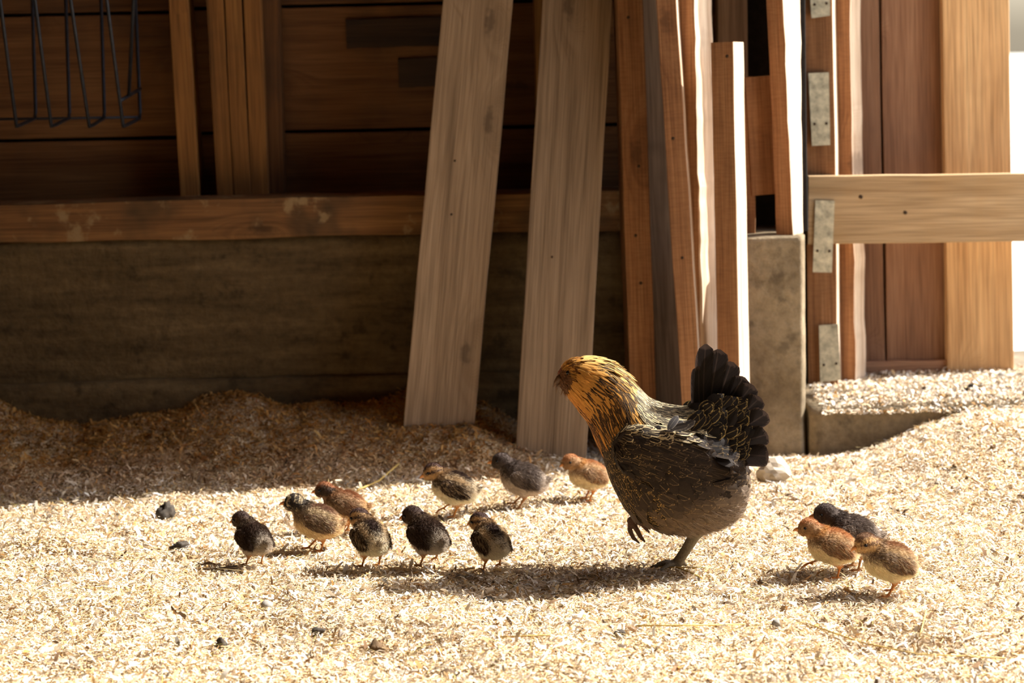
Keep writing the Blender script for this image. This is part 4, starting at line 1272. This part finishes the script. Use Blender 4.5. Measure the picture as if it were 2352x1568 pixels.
# wings folded on both sides
for side in (-1, 1):
    wb = Blob()
    wb.ell(H(1510, 1032, side * .093), (.090, .016, .055), Matrix.Rotation(.16, 4, 'Y'))
    wb.ell(H(1456, 1012, side * .084), (.050, .018, .047), Matrix.Rotation(.3, 4, 'Y'))
    wb.ell(H(1570, 1050, side * .090), (.078, .012, .034), Matrix.Rotation(.14, 4, 'Y'))
    wm = wb.skin('wing', .0045, 4)
    set_col(wm, 'Col', np.tile(np.array([.028, .019, .014]), (len(wm.vertices), 1)))
    wo = mesh_obj('wing', wm, M_HSKIN, hen, True)
    p, n = sample_mesh(wm, 1100)
    kp = n[:, 1] * side > -.15; p, n = p[kp], n[kp]
    px_, py_ = to_px(p); k = len(p)
    d = jitter(np.tile(np.array([1., 0, -.32]), (k, 1)), n, .12)
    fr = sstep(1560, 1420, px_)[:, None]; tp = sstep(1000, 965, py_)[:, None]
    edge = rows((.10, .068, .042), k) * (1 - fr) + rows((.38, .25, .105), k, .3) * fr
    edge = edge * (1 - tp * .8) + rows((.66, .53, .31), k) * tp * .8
    ln = rng.uniform(.016, .026, k) + (1 - fr[:, 0]) * .016
    feather_part('wing_coverts', wo, feathers('wing_coverts', p, d, n, ln, ln * rng.uniform(.20, .28, k), rows((.026, .017, .012), k, .3), edge, np.where(rng.random(k) < .6 + .4 * tp[:, 0], rng.uniform(.80, 1.0, k) - .3 * tp[:, 0], 1.4), lift=.10, curl=.10))
    # flight feathers
    k = 12
    f = np.linspace(0, 1, k)
    p = np.array([H(1490 + 15 * a, 1046 + 38 * a, side * (.105 - .004 * a)) for a in f])
    d = unit(np.array([H(1660 - 10 * a, 1064 + 28 * a, side * (.058 + .012 * a)) for a in f]) - p)
    nn = np.tile(np.array([0, side * 1.0, 0]), (k, 1))
    feather_part('flight_feathers', wo, feathers('flight_feathers', p, d, nn, np.linspace(.128, .108, k), np.full(k, .0100), rows((.022, .015, .011), k, .3), rows((.06, .042, .03), k), np.full(k, .90), lift=.05, curl=.05, kind=2, nv=9))
# ruffled tuft above the wing
k = 9
p = np.array([H(1518, 978, -.098)]) + rng.normal(0, 1, (k, 3)) * np.array([.016, .004, .010])
d = unit(np.array([.75, -.15, .5]) + rng.normal(0, .35, (k, 3)))
feather_part('ruffled_feathers', hen, feathers('ruffled_feathers', p, d, np.tile(np.array([-.2, -1., .4]), (k, 1)), rng.uniform(.022, .040, k), rng.uniform(.005, .008, k), rows((.05, .045, .045), k), rows((.22, .19, .16), k), np.full(k, .85), lift=.1, curl=.25))

# tail: two fans of broad feathers meeting in a ridge
TIPS = [((1592, 840), (1604, 962)), ((1604, 789), (1612, 960)), ((1634, 799), (1622, 962)), ((1664, 826), (1632, 968)), ((1692, 858), (1640, 975)), ((1712, 874), (1646, 985)),
        ((1730, 902), (1652, 998)), ((1746, 936), (1658, 1010)), ((1749, 982), (1660, 1024)), ((1753, 1030), (1660, 1040))]
for side in (-1, 1):
    for i, (tp, bs) in enumerate(TIPS):
        off = 0 if side < 0 else 10
        a = H(bs[0], bs[1], side * .012); b = H(tp[0] - off * .4 + (0 if side < 0 else 4), tp[1] + off, side * (.012 + .0048 * i))
        L_ = np.linalg.norm(b - a); dd = (b - a) / L_
        nn = np.array([-.45 + .1 * i, side * 1.0, .15])
        me = feathers('tail_feather', np.zeros((1, 3)), dd[None], nn[None], np.array([L_]), np.array([.0225 if i > 1 else .0180]), rows((.016, .012, .011), 1, .3), rows((.055, .038, .032), 1), np.array([.88]), lift=.06 + .01 * (i % 3), curl=.08, kind=2, nv=16, cup=.30, side_bend=np.array([-.05 * side]))
        o = mesh_obj('tail_feather', me, M_FEATH, hen); o.location = a
# coverts at the root of the tail, laced with gold
k = 300
a = rng.random(k); b = rng.random(k); sd = np.where(rng.random(k) < .5, -1, 1)
X = 1566 + a * 118; Yp = 1044 - b * 120 * (1 - .35 * np.abs(a - .55)) - 8
kp = ~((X < 1590) & (Yp < 950)); X, Yp, sd, a, b = X[kp], Yp[kp], sd[kp], a[kp], b[kp]; k = len(X)
wdt = .050 * np.sqrt(np.clip(1 - ((Yp - 1010) / 120) ** 2, .05, 1)) * np.clip(1.35 - .75 * a, .3, 1.2) + .018
p = np.array([H(x_, y_, s_ * w_) for x_, y_, s_, w_ in zip(X, Yp, sd, wdt)])
d = unit(np.stack([.75 + .2 * a, sd * -.12, .75 - .6 * (Yp - 920) / 120], -1) + rng.normal(0, .16, (k, 3)))
nn = np.stack([-.15 * np.ones(k), sd * 1.0, .25 * np.ones(k)], -1)
feather_part('tail_coverts', hen, feathers('tail_coverts', p, d, nn, rng.uniform(.026, .042, k), rng.uniform(.009, .014, k), rows((.016, .012, .010), k), rows((.30, .205, .075), k, .3), np.where(rng.random(k) < .75, rng.uniform(.84, .95, k), 1.4), lift=.12, curl=.10))
cb2 = Blob()
cb2.ell(H(1628, 985, 0), (.055, .045, .055)); cb2.ell(H(1640, 1020, 0), (.05, .045, .04)); cb2.ell(H(1606, 960, 0), (.035, .04, .035))
cm = cb2.skin('tail_base', .005, 6); set_col(cm, 'Col', np.tile(np.array([.018, .013, .011]), (len(cm.vertices), 1)))
mesh_obj('tail_base', cm, M_HSKIN, hen, True)
# curved feathers under the tail
k = 46
a = rng.random(k); sd = np.where(rng.random(k) < .5, -1, 1)
p = np.array([H(1640 + 45 * q, 1055 + 75 * r_, s_ * (.055 - .03 * q)) for q, r_, s_ in zip(a, rng.random(k), sd)])
d = unit(np.stack([np.ones(k), sd * -.2, -.05 + .25 * rng.random(k)], -1) + rng.normal(0, .1, (k, 3)))
feather_part('vent_feathers', hen, feathers('vent_feathers', p, d, np.stack([np.zeros(k), sd * 1., -.3 * np.ones(k)], -1), rng.uniform(.024, .036, k), rng.uniform(.007, .011, k), rows((.085, .058, .045), k, .3), rows((.40, .30, .19), k), np.full(k, .86), lift=.1, curl=-.10))
